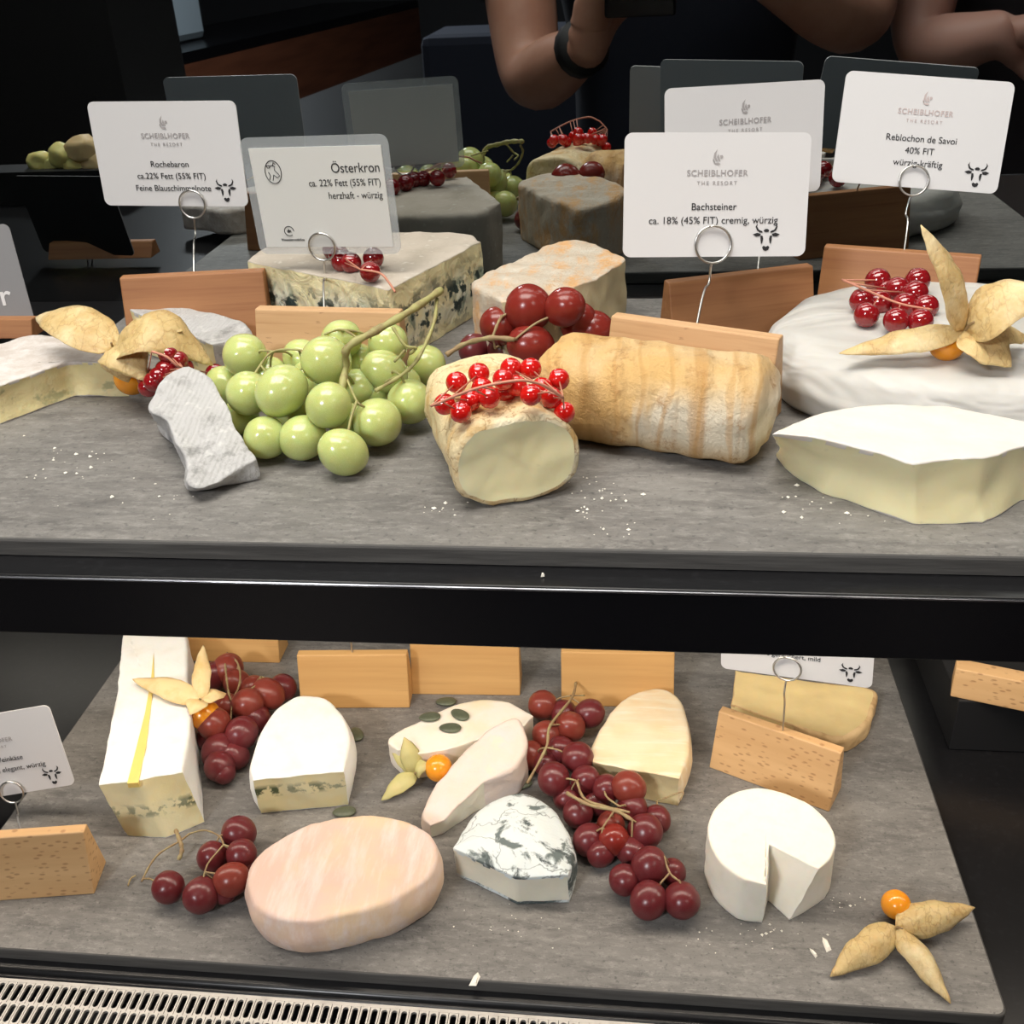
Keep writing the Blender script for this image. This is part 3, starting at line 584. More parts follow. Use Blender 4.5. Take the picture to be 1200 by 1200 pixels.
bunch('bunch of brownish red grapes between the split white brick and the arched white cheese', [
 (251, 848, 39, 2.2, 'o'), (283, 859, 38, 1.8, 'd'), (256, 880, 38, 1.2, 'd'), (257, 898, 36, .8, 'd'), (290, 825, 37, 1.9, 'o'), (314, 813, 36, 1.7, 'o'), (331, 806, 33, 1.2, 'd'), (267, 784, 36, 1.5, 'o'), (252, 792, 33, 1.2, 'd'), (267, 828, 32, 1.3, 'o'), (246, 866, 30, .9, 'd'), (278, 801, 32, .9, 'o'), (300, 842, 34, .9, 'd'), (262, 905, 28, .7, 'd'), (275, 885, 32, .8, 'd'), (297, 806, 30, .8, 'o')], 'l',
 [(.07, (266, 765, 2.3), (279, 778, 2.3), (281, 800, 2.3), (272, 822, 2.2)), (.07, (263, 768, 2.3), (265, 790, 2.4), (268, 812, 2.3), (272, 822, 2.2)), (.06, (306, 793, 2.3), (300, 803, 2.5), (285, 812, 2.4), (272, 822, 2.2)), (.05, (272, 822, 2.2), (270, 845, 2.1))], 'brown_stem')
bunch('small cluster of six dull red grapes left of the large oval cheese', [
 (197, 1040, 38, .85, 'd'), (236, 1049, 42, .95, 'd'), (271, 1031, 39, 1.4, 'o'), (283, 1001, 36, 1.5, 'd'), (280, 976, 39, 1.3, 'd'), (249, 1004, 36, 1.1, 'd'), (262, 1042, 34, .7, 'd'), (290, 1015, 30, .7, 'd')], 'l',
 [(.12, (206, 973, .9), (211, 986, .9), (213, 997, .6), (209, 1008, .3)), (.06, (222, 977, .8), (210, 986, .9), (187, 1000, .8), (175, 1015, .5), (166, 1033, .3)), (.05, (222, 977, .8), (240, 973, 1.1), (257, 980, 1.7), (262, 990, 2.0)), (.05, (150, 1038, .2), (153, 1030, .2), (159, 1026, .2)), (.05, (168, 1030, .3), (176, 1030, .7), (185, 1035, 1.2)), (.05, (262, 990, 2.0), (245, 1010, 2.0), (240, 1022, 2.0))], 'brown_stem')
bunch('long bunch of dark red grapes winding between ash-coated cheese and yellowish cheese', [
 (636, 826, 35, 1.3, 'o'), (691, 836, 34, 1.7, 'd'), (668, 852, 36, 1.6, 'o'), (640, 861, 34, 1.5, 'o'), (622, 885, 33, 1.0, 'o'), (658, 880, 34, 1.2, 'd'), (677, 888, 38, 2.1, 'd'), (649, 913, 38, 1.8, 'd'), (686, 914, 34, 1.8, 'd'), (711, 924, 34, 1.8, 'd'), (737, 923, 39, 2.2, 'o'), (741, 946, 35, 1.4, 'd'), (677, 953, 36, .9, 'd'), (690, 984, 37, 1.0, 'd'), (719, 984, 37, 1.3, 'r'), (756, 974, 42, 1.4, 'd'), (770, 960, 32, 1.0, 'd'), (761, 1015, 42, 1.5, 'd'), (732, 1031, 37, .9, 'd'), (760, 1055, 43, 1.0, 'd'), (799, 1055, 43, 1.0, 'd'), (788, 1022, 32, .9, 'd'), (704, 1000, 32, .75, 'd'), (716, 966, 32, 1.0, 'o'), (661, 836, 32, .9, 'd'), (640, 895, 30, .8, 'd'), (740, 998, 34, .9, 'd'), (700, 940, 32, .8, 'd'), (665, 935, 32, .8, 'd')], 'l',
 [(.09, (675, 800, 1.8), (670, 818, 2.2), (645, 850, 2.6), (640, 876, 2.3), (618, 918, 1.2)), (.05, (670, 815, 2.2), (685, 815, 1.9)), (.11, (664, 929, 2.4), (690, 943, 2.3), (721, 950, 2.4), (741, 961, 2.4)), (.08, (676, 915, 2.4), (684, 935, 2.4), (705, 944, 2.4), (738, 952, 2.5)), (.06, (726, 945, 2.4), (712, 935, 2.3), (708, 926, 2.2)), (.06, (778, 1003, 2.2), (785, 1023, 1.9), (797, 1033, 2.0)), (.05, (720, 950, 2.4), (706, 970, 2.1)), (.04, (797, 938, 1.2), (800, 928, 1.4), (780, 935, 1.3), (770, 938, 1.1))], 'brown_stem')

def sprig(label, berries, t, stem, h0, kind='c'):
    base = ZU if t == 'u' else ZL
    P = []
    for b in berries:
        px, py, d = b[:3]; h = b[3] if len(b) > 3 else h0
        p = at(px, py, h, t); z = (p-CAM).dot(fw); P.append((p, d/2*z/F))
    c = sum((p for p, r in P), Vector())/len(P)
    T_ = thing('currant_sprig', label, 'red currants', (c.x, c.y, min(p.z-r for p, r in P)))
    for p, r in P: place_ball('berry', CM[kind], p, r, T_)
    sp = spline([at(q[0], q[1], q[2], t) for q in stem], 6); sv = [tube(sp, .055, 6)]
    for p, r in P:
        q = min(sp, key=lambda a: (a-p).length)
        if (q-p).length > r*.9: sv.append(tube([p+(q-p).normalized()*r*.95, q], .03, 5))
    obj('stem', *merge(sv), M['pink_stem'], T_); return T_
def Z3(l, ox, oy, s, d): return [(ox+x/s, oy+y/s, d, *r) for x, y, *r in l]
sprig('sprig of bright red currants lying across the short golden cheese end', Z3([(220, 752, 4.0), (325, 712, 4.1), (475, 688, 4.2), (568, 688, 4.2), (700, 738, 4.0), (440, 738, 4.4), (375, 825, 4.0), (568, 812, 4.2), (665, 825, 3.7), (725, 893, 3.2), (240, 893, 3.7), (165, 855, 3.6), (285, 838, 3.8), (500, 768, 4.0), (620, 780, 3.9), (340, 780, 3.8), (450, 800, 3.7)], 480, 260, 4, 26), 'u', [(505, 476, 4.2), (555, 456, 4.9), (605, 446, 5.2), (630, 449, 5.0), (642, 454, 4.8), (660, 466, 4.3)], 4)
sprig('sprig of dark red currants lying on the big white wheel', Z3([(515, 277, 3.6), (605, 318, 3.5), (440, 370, 3.4), (462, 437, 3.4), (600, 462, 3.4), (715, 465, 3.4), (520, 378, 3.3), (690, 335, 3.6), (700, 275, 3.5), (640, 392, 3.3), (560, 330, 3.2), (740, 400, 3.3)], 900, 260, 4, 30), 'u', [(987, 328, 4.0), (1020, 342, 4.1), (1055, 356, 4.0), (1092, 363, 3.8)], 3.4, 'k')
sprig('small sprig of dark red currants on top of the blue-veined cheese', Z3([(750, 170, 4.4), (735, 235, 4.4), (645, 192, 4.3), (590, 160, 4.3), (560, 130, 4.3), (600, 185, 4.3)], 250, 260, 4, 25), 'u', [(423, 316, 5.0), (445, 320, 4.9), (455, 330, 4.6), (463, 342, 4.3)], 4.3, 'k')
sprig('few dark red currants half hidden behind the small chalky wedge', Z3([(790, 662, 2.9), (835, 690, 2.6), (775, 735, 2.3), (720, 790, 1.9), (695, 815, 1.5), (745, 765, 2.1), (1010, 752, .8), (860, 720, 2.2), (690, 770, 1.7)], 0, 250, 4, 24), 'u', [(178, 412, 3.6), (195, 418, 3.4), (207, 428, 3.0), (215, 432, 2.7)], 2, 'k')

# ---- physalis
def petal(base, tip, width, arch, cup, nrm, twist=0, nu=16, nv=9, seed=0):
    base = V(base); tip = V(tip); ax = tip-base; L_ = ax.length; a = ax.normalized(); nrm = V(nrm); nrm = (nrm-a*nrm.dot(a)).normalized(); s = a.cross(nrm)
    verts, faces = [], []
    for i in range(nu+1):
        t = i/nu; wv = width*(math.sin(math.pi*min(1, t**.72))**.75)*(1-.25*t)+.06*(1-t)
        if i == nu: wv = .02
        cc = base+ax*t+nrm*arch*math.sin(math.pi*t)
        for j in range(nv+1):
            u = j/nv*2-1; ang = twist*t
            ridge = .075*width*(1-abs((u*2.5) % 1*2-1))*math.sin(math.pi*min(1, t*1.3)**.6)
            off = s*(u*wv/2) + nrm*(-cup*(u*u)*wv/max(width, .01)+ridge)
            off = off*math.cos(ang)+nrm*(math.sin(ang)*u*wv/2)
            p = cc+off; p += noise.noise_vector(p*1.3+Vector((seed, 0, 0)))*.12*math.sin(math.pi*t)+noise.noise_vector(p*4+Vector((seed, 0, 0)))*.03
            verts.append(p)
    for i in range(nu):
        for j in range(nv):
            k = i*(nv+1)+j; faces.append((k, k+1, k+nv+2, k+nv+1))
    return verts, faces
def physalis(label, berry, t, base, petals, m_='husk'):
    bz = ZU if t == 'u' else ZL
    b = at(base[0], base[1], base[2], t)
    T_ = thing('physalis_fruit', label, 'physalis', (b.x, b.y, bz))
    bp = at(berry[0], berry[1], berry[3], t); r = berry[2]/2*((bp-CAM).dot(fw))/F
    me = bpy.data.meshes.get('cape_berry') or ball_mesh('cape_berry', M['cape_berry'], 4, ICO, 1.0, .03, .02)
    place_ball('berry', me, bp, r, T_)
    for i, p in enumerate(petals):
        tip = at(p[0], p[1], p[2], t); wd = p[3]*((tip-CAM).dot(fw))/F
        nrm = p[6] if len(p) > 6 else (Vector((0, 0, .8))-fw*.5)
        v, f = petal(b, tip, wd, p[4], p[5], nrm, seed=i*3.3+base[0]*.01)
        v = [Vector((q.x, q.y, max(q.z, bz+.06))) for q in v]
        o = obj('husk_petal', v, f, M[m_], T_)
        md = o.modifiers.new('thick', 'SOLIDIFY'); md.thickness = .035*S; md.offset = 0
    d = -fw; obj('stalk', *tube(spline([b-Vector((0, 0, .15)), b+d*.25+Vector((0, 0, .1)), b+d*.55+Vector((.08, 0, .2))], 3), [.11, .09, .07, .06, .055, .05, .05], 7), M['brown_stem'], T_)
    return T_
physalis('large open dry husk with orange berry on top of the big white wheel', (1110, 402, 42, 3.5), 'u', (1131, 386, 4.2), [(1079, 264, 8.3, 62, .5, .5), (1236, 338, 6.0, 96, .7, .5), (983, 414, 3.3, 44, .15, .3), (1185, 430, 3.2, 76, .2, .25), (1205, 395, 3.4, 60, .3, .3)])
physalis('open dry husk with hidden orange berry lying across the left cheese wedge', (154, 443, 40, 1.1), 'u', (135, 409, 2.7), [(42, 371, 3.4, 62, .9, .35), (250, 428, 2.0, 84, 1.9, .6), (215, 388, 3.7, 50, .9, .4), (170, 446, 1.9, 64, .8, .4), (150, 448, 1.5, 46, .5, .3)])
physalis('yellow husk fruit lying on the split white brick beside brownish grapes', (240, 838, 36, 2.7), 'l', (236, 820, 4.1), [(155, 796, 4.3, 30, .4, .3), (238, 756, 5.4, 22, .4, .3), (265, 813, 3.6, 20, .3, .2), (223, 838, 3.9, 28, .3, .2)], 'husk_pale')
physalis('greenish husk fruit with orange berry beside the seeded cheese', (514, 900, 32, 1.3), 'l', (487, 906, .9), [(458, 868, 1.4, 22, .4, .3), (474, 864, 2.6, 26, .5, .4), (447, 938, .25, 24, .3, .2), (504, 896, 1.6, 22, .4, .3)], 'husk_green')
physalis('open dry husk with orange berry alone at the right front corner of the lower slate', (1050, 1060, 34, .9), 'l', (1050, 1086, .95), [(1142, 1063, .9, 44, .5, .6), (973, 1144, .2, 42, .5, .5), (1114, 1176, .2, 34, .45, .5)])

# ---- seeds
def seed(label, px, py, h, t, rz, group=None):
    p = at(px, py, h, t)
    vs = []
    R_ = Matrix.Rotation(math.radians(rz), 3, 'Z')
    for v in ICO2[0]:
        q = Vector((v.x*.70*(1-.12*v.x), v.y*.44, v.z*.16)); vs.append(p+R_@q)
    o = obj('seed', vs, ICO2[1], M['seed'], origin=(p.x, p.y, p.z-.13)); tag(o, label, 'seed', group); return o
seed('dark oval seed on the seeded cheese, nearest its left end', 505, 840, 2.1, 'l', 10)
seed('dark oval seed on the seeded cheese, set furthest back', 540, 838, 2.12, 'l', -35)
seed('dark oval seed on the seeded cheese, set nearest the front', 529, 853, 2.12, 'l', 0)
seed('dark oval seed lying on slate beside the arched bright white cheese', 418, 861, .15, 'l', -60)
seed('dark oval seed on slate under the front right corner of the arched white cheese', 405, 951, .15, 'l', 10)
seed('dark oval seed lying on slate before the second back wooden block', 524, 822, .15, 'l', 5)
seed('dark oval seed on slate between pink wedge and dark grapes', 612, 918, .15, 'l', 20)

# ---- crumbs and chips
random.seed(11)
def crumb_geo(p, r):
    vs = []
    for s in ((1, 0, 0), (0, 1, 0), (-1, 0, 0), (0, -1, 0), (0, 0, .7), (0, 0, -.1)):
        vs.append(p+Vector(s)*r*random.uniform(.5, 1.2)+Vector((0, 0, r*.2)))
    return vs, [(0, 1, 4), (1, 2, 4), (2, 3, 4), (3, 0, 4), (1, 0, 5), (2, 1, 5), (3, 2, 5), (0, 3, 5)]
def crumbs(label, spots, t, n0):
    L_ = []
    for (cx, cy, sx, sy, n) in spots:
        for _ in range(n):
            p = at(random.gauss(cx, sx), random.gauss(cy, sy), 0.01, t); L_.append(crumb_geo(p, random.choice((.03, .04, .05, .06, .11))))
    v, f = merge(L_); o = obj('cheese_crumbs', v, f, M['crumb'], smooth=False, origin=(v[0].x, v[0].y, ZU if t == 'u' else ZL)); tag(o, label, 'crumbs', kind='stuff')
crumbs('tiny white cheese crumbs scattered over the upper slate', [(85, 545, 28, 14, 30), (190, 590, 25, 12, 10), (510, 600, 20, 8, 12), (700, 585, 28, 14, 36), (980, 585, 40, 14, 36), (715, 620, 20, 6, 8)], 'u', 100)
crumbs('tiny white cheese crumbs scattered over the lower slate', [(905, 1090, 20, 8, 16), (600, 1090, 30, 14, 16), (980, 1060, 18, 8, 14), (470, 870, 6, 14, 6), (840, 1100, 30, 12, 10)], 'l', 100)
def chip(label, px, py, w_, l_, rz, t, h=0):
    p = at(px, py, h, t); R_ = Matrix.Rotation(math.radians(rz), 3, 'Z')
    vs = [p+R_@Vector(q) for q in ((-w_, -l_, .02), (w_*.8, -l_*.8, .02), (w_, l_*.5, .02), (0, l_, .02), (-w_*.7, l_*.4, .02), (-w_*.6, -l_*.6, .12), (w_*.5, -l_*.5, .14), (w_*.5, l_*.4, .1), (-w_*.2, l_*.5, .11))]
    fs = [(4, 3, 2, 1, 0), (0, 1, 6, 5), (1, 2, 7, 6), (2, 3, 8, 7), (3, 4, 8), (4, 0, 5, 8), (5, 6, 7, 8)]
    o = obj('cheese_chip', vs, fs, M['crumb'], smooth=False); tag(o, label, 'cheese chip')
chip('pale cheese chip at the front edge of the lower slate', 557, 1148, .2, .42, -10, 'l')
chip('larger pale cheese sliver between notched white cheese and dry husk', 968, 1107, .17, .45, 15, 'l')
chip('small pale cheese sliver left of the larger one near the dry husk', 953, 1117, .1, .3, 30, 'l')
chip('small white cheese fleck lying on the black shelf ledge', 636, 675, .07, .09, 10, 'u', -.7)

# ------------------------------------------------------------------ card holders and cards
BW, BH = 7.4, 3.7
def holder(label, tl, tr, t, wire=(.46, 9.0), m_='beech', ring=1.0, top_d=.6, bot_f=1.0, bot_b=.7, hh=BH, wire_to=None, zb=0, width=BW, axes=None):
    """tl, tr: where the front top edge is seen"""
    base = (ZU if t == 'u' else ZL)+zb
    A = at(tl[0], tl[1], hh+zb, t); B = at(tr[0], tr[1], hh+zb, t); ex = (B-A).normalized(); mid = (A+B)/2
    if width: A = mid-ex*width/2; B = mid+ex*width/2
    ey = Vector((-ex.y, ex.x, 0))                                          # away from viewer
    T_ = thing('card_holder', label, 'card holder', (mid.x, mid.y, base)); T_.rotation_euler.z = 0
    an = math.atan2(ex.y, ex.x)
    # local box in its own frame so the wood grain follows the block
    L_ = (B-A).length
    vs = []
    for x in (-L_/2, L_/2):
        for y, z in ((-bot_f, 0), (0, hh), (top_d, hh), (top_d+bot_b, 0)): vs.append((x*S, y*S, z*S))
    fs = [(0, 1, 2, 3), (7, 6, 5, 4), (0, 4, 5, 1), (1, 5, 6, 2), (2, 6, 7, 3), (3, 7, 4, 0)]
    me = bpy.data.meshes.new('block'); me.from_pydata(vs, [], fs[::1]); me.materials.append(M[m_]); me.update()
    bm = bmesh.new(); bm.from_mesh(me); bmesh.ops.recalc_face_normals(bm, faces=bm.faces); bm.to_mesh(me); bm.free()
    o = bpy.data.objects.new('wooden_block', me); COL.objects.link(o); o.parent = T_; o.rotation_euler.z = an; add_bevel(o, .07)
    wp = mid+ex*((wire[0]-.5)*L_)+ey*(top_d*.5); wp.z = base+hh
    rc = V(wire_to) if wire_to is not None else wp+Vector((0, 0, wire[1]-hh))
    # wire up to the ring, ring of two turns
    n_ = (CAM-rc); n_.z *= .3; n_.normalize(); sx_ = Vector((0, 0, 1)).cross(n_).normalized(); uz = Vector((0, 0, 1))
    if axes: sx_, uz, n_ = axes
    bot = rc-uz*ring
    st = spline([wp-uz*.6, wp+(bot-wp)*.5, bot-uz*.9+sx_*-.12, bot+sx_*-.05-uz*.15, bot+n_*.05], 5)
    loop = [rc+(sx_*math.sin(a)-uz*math.cos(a))*ring+n_*(.05+.02*a/6.28) for a in [2*math.pi*k/24 for k in range(38)]]
    obj('wire_clip', *tube(st+loop, .055, 7), M['steel'], T_)
    return T_, mid, ex, rc
def rot_inc(r):
    a = np.linalg.norm(r)
    if a < 1e-12: return np.eye(3)
    k = r/a; K = np.array([[0, -k[2], k[1]], [k[2], 0, -k[0]], [-k[1], k[0], 0]]); return np.eye(3)+math.sin(a)*K+(1-math.cos(a))*K@K
BAS = np.array([list(rt), list(up), list(fw)]); CAMn = np.array(list(CAM))
def pnp(corners, w_, h_, Y, tilt=10, wY=25.0):
    """pose of a w x h card from its seen corners [TL, TR, BR, BL] with a prior on its depth and lean"""
    cs = {0: (-w_/2, h_/2), 1: (w_/2, h_/2), 2: (w_/2, -h_/2), 3: (-w_/2, -h_/2)}
    use = [(cs[i], np.array(c, float)) for i, c in enumerate(corners) if c is not None]
    pc = np.mean([c for _, c in use], axis=0); T0 = np.array(list(atY(pc[0], pc[1], Y)))
    a = math.radians(tilt); R0 = np.array([[1, 0, 0], [0, math.sin(a), -math.cos(a)], [0, math.cos(a), math.sin(a)]])   # columns: right, up, normal to viewer
    R_, T_ = R0.copy(), T0.copy()
    def res(R_, T_):
        e = []
        for (x, y), c in use:
            p = R_@np.array([x, y, 0])+T_-CAMn; q = BAS@p; e += [600+F*q[0]/q[2]-c[0], 600-F*q[1]/q[2]-c[1]]
        e.append((T_[1]-Y)*3)
        up_ = R_[:, 1]; e.append((up_[1]-math.sin(a))*wY); e.append((R_[1, 0])*wY*.35)
        return np.array(e)
    for _ in range(40):
        e = res(R_, T_); J = []
        for k in range(6):
            d = np.zeros(6); d[k] = 1e-4; J.append((res(rot_inc(d[:3])@R_, T_+d[3:])-e)/1e-4)
        dx = np.linalg.lstsq(np.array(J).T, -e, rcond=None)[0]; R_ = rot_inc(dx[:3])@R_; T_ = T_+dx[3:]
    return R_, T_
def rrect(w_, h_, r, n=5):
    out = []
    for cx, cy, a0 in ((w_/2-r, h_/2-r, 0), (-w_/2+r, h_/2-r, 90), (-w_/2+r, -h_/2+r, 180), (w_/2-r, -h_/2+r, 270)):
        for k in range(n+1):
            a = math.radians(a0+90*k/n); out.append((cx+r*math.cos(a), cy+r*math.sin(a)))
    return out
def slab(pts, z0, z1):
    n = len(pts); v = [(x, y, z0) for x, y in pts]+[(x, y, z1) for x, y in pts]
    return v, [tuple(range(n))[::-1], tuple(range(n, 2*n))]+[(i, (i+1) % n, n+(i+1) % n, n+i) for i in range(n)]
def cobj(name, v, f, mats, parent, fm=None):
    me = bpy.data.meshes.new(name); me.from_pydata([(a*S, b*S, c*S) for a, b, c in v], [], f)
    for mm in mats: me.materials.append(mm)
    if fm: me.polygons.foreach_set('material_index', fm)
    me.update(); o = bpy.data.objects.new(name, me); COL.objects.link(o)
    if parent: o.parent = parent
    return o
def text(parent, s, x, y, size, m_, align='CENTER', sp=1.0, bold=0.0, xs=1.0):
    cu = bpy.data.curves.new('lettering', 'FONT'); cu.body = s; cu.size = size*S; cu.align_x = align; cu.space_character = sp; cu.offset = bold*S; cu.extrude = .004*S
    cu.materials.append(M[m_]); o = bpy.data.objects.new('lettering', cu); COL.objects.link(o); o.parent = parent; o.location = (x*S, y*S, .062*S); o.scale = (xs, 1, 1); return o
def polys(parent, name, lst, x, y, sc, m_, z=.062):
    v, f = [], []
    for p in lst:
        vv, ff = slab([(x+a*sc, y+b*sc) for a, b in p], z-.005, z+.004); v, f = merge([(v, f), (vv, ff)])
    return cobj(name, v, f, [M[m_]], parent)
COW = [[(-.16, .42), (-.06, .50), (.06, .50), (.16, .42), (.10, .34), (-.10, .34)],
       [(-.22, .38), (-.42, .46), (-.52, .62), (-.50, .78), (-.60, .62), (-.52, .42), (-.36, .32), (-.22, .30)], [(.22, .30), (.36, .32), (.52, .42), (.60, .62), (.50, .78), (.52, .62), (.42, .46), (.22, .38)],
       [(-.30, .24), (-.50, .30), (-.74, .22), (-.56, .10), (-.36, .12)], [(.36, .12), (.56, .10), (.74, .22), (.50, .30), (.30, .24)],
       [(-.32, .16), (-.20, .14), (-.16, -.02), (-.20, -.22), (-.26, -.30), (-.30, -.10)], [(.30, -.10), (.26, -.30), (.20, -.22), (.16, -.02), (.20, .14), (.32, .16)],
       [(-.20, -.46), (-.14, -.60), (0, -.66), (.14, -.60), (.20, -.46), (.12, -.38), (0, -.44), (-.12, -.38)]]
BIRD = [[(-.05, .55), (-.30, .25), (-.34, -.05), (-.15, -.32), (0, -.34), (-.14, -.05), (-.14, .25)], [(.02, .2), (-.08, -.02), (.02, -.26), (.20, -.38), (.14, -.1)], [(.14, .08), (.34, .12), (.42, .0), (.34, -.12), (.20, -.14), (.2, -.02)], [(-.34, -.1), (-.40, -.25), (-.2, -.45), (.05, -.42), (.22, -.55), (.05, -.62), (-.24, -.55)]]
def card(label, corners, Y, lines=(), logo=True, cow=True, tilt=10, m_='card', w_=8.2, h_=5.25, logo_ink='ink_grey', mk='card', r=.35, cowx=2.95):
    R_, T_ = pnp(corners, w_, h_, Y, tilt)
    v, f = slab(rrect(w_, h_, r), -.04, .04)
    fm = [1]+[0]*(len(f)-1)
    o = cobj('name_card', v, f, [M[m_], M['card_back_shade'] if m_ == 'card' else M['black_matt']], None, fm)
    mw = Matrix.Identity(4)
    for i in range(3):
        for j in range(3): mw[i][j] = R_[i, j]
        mw[i][3] = T_[i]*S
    o.matrix_world = mw; tag(o, label, 'sign card')
    if logo:
        polys(o, 'bird_emblem', BIRD, 0, 1.62, .56, logo_ink)
        text(o, 'SCHEIBLHOFER', 0, .82, .36, logo_ink, sp=1.12, bold=.006); text(o, 'THE RESORT', 0, .44, .23, logo_ink, sp=1.45)
    for ln in lines: text(o, *ln[:4], 'ink', *(ln[4:]))
    if cow: polys(o, 'cow_emblem', COW, cowx, -1.85, .82, 'ink')
    return o, mw
def on_card(mw, x, y, z=.1): return (mw@Vector((x*S, y*S, z*S)))/S

# upper cards first (their place gives each wire its height)
c1, m1 = card('white card above the left reddish holder, three printed lines and a cow head', [(101, 122), (277, 121), (290, 238), (125, 238)], 53.0, [('Rochebaron', 0, -.62, .44), ('ca.22% Fett (55% FIT)', 0, -1.22, .44), ('Feine Blauschimmelnote', 0, -1.84, .44)])
v, f = slab(rrect(9.0, 6.3, .5), -.03, .03)
R_, T_ = pnp([(283, 167), (453, 159), (471, 293), (303, 293)], 7.5, 5.6, 46.9, 10)
sl = cobj('name_card', v, f, [M['film']], None); mw = Matrix.Identity(4)
for i in range(3):
    for j in range(3): mw[i][j] = R_[i, j]
    mw[i][3] = T_[i]*S
sl.matrix_world = mw; m2 = mw; sl.scale = (7.5/9.0, 5.6/6.3, 1)
tag(sl, 'laminated card in a clear film sleeve before the blue-veined cheese', 'sign card')
cobj('paper_insert', *slab([(-4.0, -2.75), (4.05, -2.75), (4.05, 2.6), (-4.0, 2.6)], -.02, .05), [M['paper']], sl)
text(sl, 'Österkron', 3.85, 1.25, .72, 'ink', 'RIGHT', xs=.95); text(sl, 'ca. 22% Fett (55% FIT)', 3.8, .55, .52, 'ink', 'RIGHT', xs=.93); text(sl, 'herzhaft - würzig', 3.8, -.12, .52, 'ink', 'RIGHT', xs=.93)
ring_v, ring_f = tube([(-2.7+.5*math.cos(a), 1.35+.6*math.sin(a), .065) for a in [2*math.pi*k/24 for k in range(25)]], .022, 4)
goat = [tube([(-2.7+x, 1.35+y, .065) for x, y in q], .02, 4) for q in ([(-.25, .2), (-.05, .35), (.15, .3), (.1, .1), (.3, -.1), (.38, -.2), (.2, -.3), (0, -.15), (-.1, -.45)], [(-.3, .2), (-.38, .35), (-.15, .33)], [(.02, .3), (.1, .5), (.2, .4)], [(-.3, .0), (-.2, -.2), (-.3, -.4)])]
cobj('goat_emblem', *merge([(ring_v, ring_f)]+goat), [M['ink']], sl)
r2 = tube([(-2.35+.3*math.cos(a), -1.85+.26*math.sin(a), .065) for a in [2*math.pi*k/20 for k in range(18)]], .02, 4)
cobj('dairy_emblem', *r2, [M['ink']], sl); text(sl, 'dn', -2.35, -1.93, .26, 'ink', bold=.01); text(sl, 'Vinaaiatentbilca', -2.2, -2.4, .19, 'ink', sp=1.2, bold=.006)
c3, m3 = card('front white card over the long orange log, two printed lines and a cow head', [(732, 158), (950, 154), (943, 302), (731, 298)], 46.4, [('Bachsteiner', -.1, -.62, .43), ('ca. 18% (45% FIT) cremig, würzig', -.1, -1.2, .43)], cowx=2.3)
c4, m4 = card('white card half hidden behind the front card over the orange log', [(779, 104), (967, 94), (960, 222), None], 54.2, [('Rouge', 0, -.62, .44)], cow=False)
c5, m5 = card('white card above the big white wheel, three printed lines and a cow head', [(992, 87), (1191, 99), (1166, 224), (975, 209)], 54.0, [('Reblochon de Savoi', 0, -.45, .44), ('40% FIT', 0, -1.02, .44), ('würzig-kräftig', 0, -1.6, .44)], logo_ink='ink_pink')
c6, m6 = card('dark card, sheen painted grey, cut off by the left picture border on the upper tier', [None, (10, 264), (41, 374), None], 51.8, [], logo=False, cow=False, m_='card_sheen', h_=5.4)
text(c6, 'r', 2.9, -1.6, 1.6, 'ink_white', bold=.02)
# lower cards
c7, m7 = card('white card cut off by the left border on the lower tier, with cow head', [(-100, 851), (57, 830), (88, 914), (-66, 945)], 41.5, [('Rotkultur Weinkäse', -.2, -.45, .44), ('ca. 24% (50% FIT) elegant, würzig', -.2, -1.1, .44)], logo_ink='ink_grey', tilt=25)
c8, m8 = card('white card under the black rail above the tan slice, showing a cow head', [(844, 688), (1030, 708), (1020, 806), (847, 782)], 47.3, [('Käse geräuchert, mild', -.4, -1.35, .4)], cow=True, tilt=12)

def hold_at(label, tl, tr, t, mw, rx, ry, **kw):
    ax = [Vector(mw.col[i][:3]).normalized() for i in range(3)]
    return holder(label, tl, tr, t, wire_to=on_card(mw, rx, ry, .12), axes=ax, **kw)
hold_at('reddish beech card holder at the back left of the upper slate', (155, 325), (293, 318), 'u', m1, 1.0, -2.5, wire=(.5, 9), m_='beech_red', ring=.72)
hold_at('beech card holder standing before the blue-veined cheese behind the green grapes', (298, 362), (468, 366), 'u', m2, -.3, -2.4, wire=(.46, 9), ring=.68, width=None)
hold_at('pale beech card holder standing behind the long orange log', (723, 371), (905, 396), 'u', m3, -.1, -2.1, wire=(.5, 9), m_='beech', ring=.8)
hold_at('reddish beech card holder behind the pale one, left of the white wheel', (789, 331), (948, 312), 'u', m4, 1.2, -2.6, wire=(.62, 9), m_='beech_red', ring=.7)
hold_at('reddish beech card holder standing behind the big white wheel', (973, 289), (1142, 301), 'u', m5, -.1, -2.3, wire=(.52, 9), m_='beech_red', ring=.72)
hold_at('beech card holder cut off by the left picture border on the upper tier', (-115, 374), (43, 374), 'u', m6, -.5, -2.5, wire=(.5, 8), m_='beech_red', ring=.7, hh=1.0, bot_f=.4)
H = [('beech card holder behind the split white brick, leftmost of the back row', (209, 716), (320, 718), 'beech_gold', 0.52), ('beech card holder behind the arched white cheese, second of the back row', (347, 768), (477, 767), 'beech_gold', .5), ('beech card holder third in the back row, its top against the black rail', (481, 752), (607, 753), 'beech_gold', .5), ('beech card holder behind the yellowish cheese, fourth of the back row', (658, 764), (790, 766), 'beech_gold', .5)]
for lb, a, b, mm, wx in H: holder(lb, a, b, 'l', wire=(wx, 8.6), m_=mm, ring=.75)
hold_at('spotted pale beech card holder standing askew before the tan slice', (844, 834), (984, 882), 'l', m8, -.4, -2.0, wire=(.52, 9), m_='beech_pale', ring=.75)
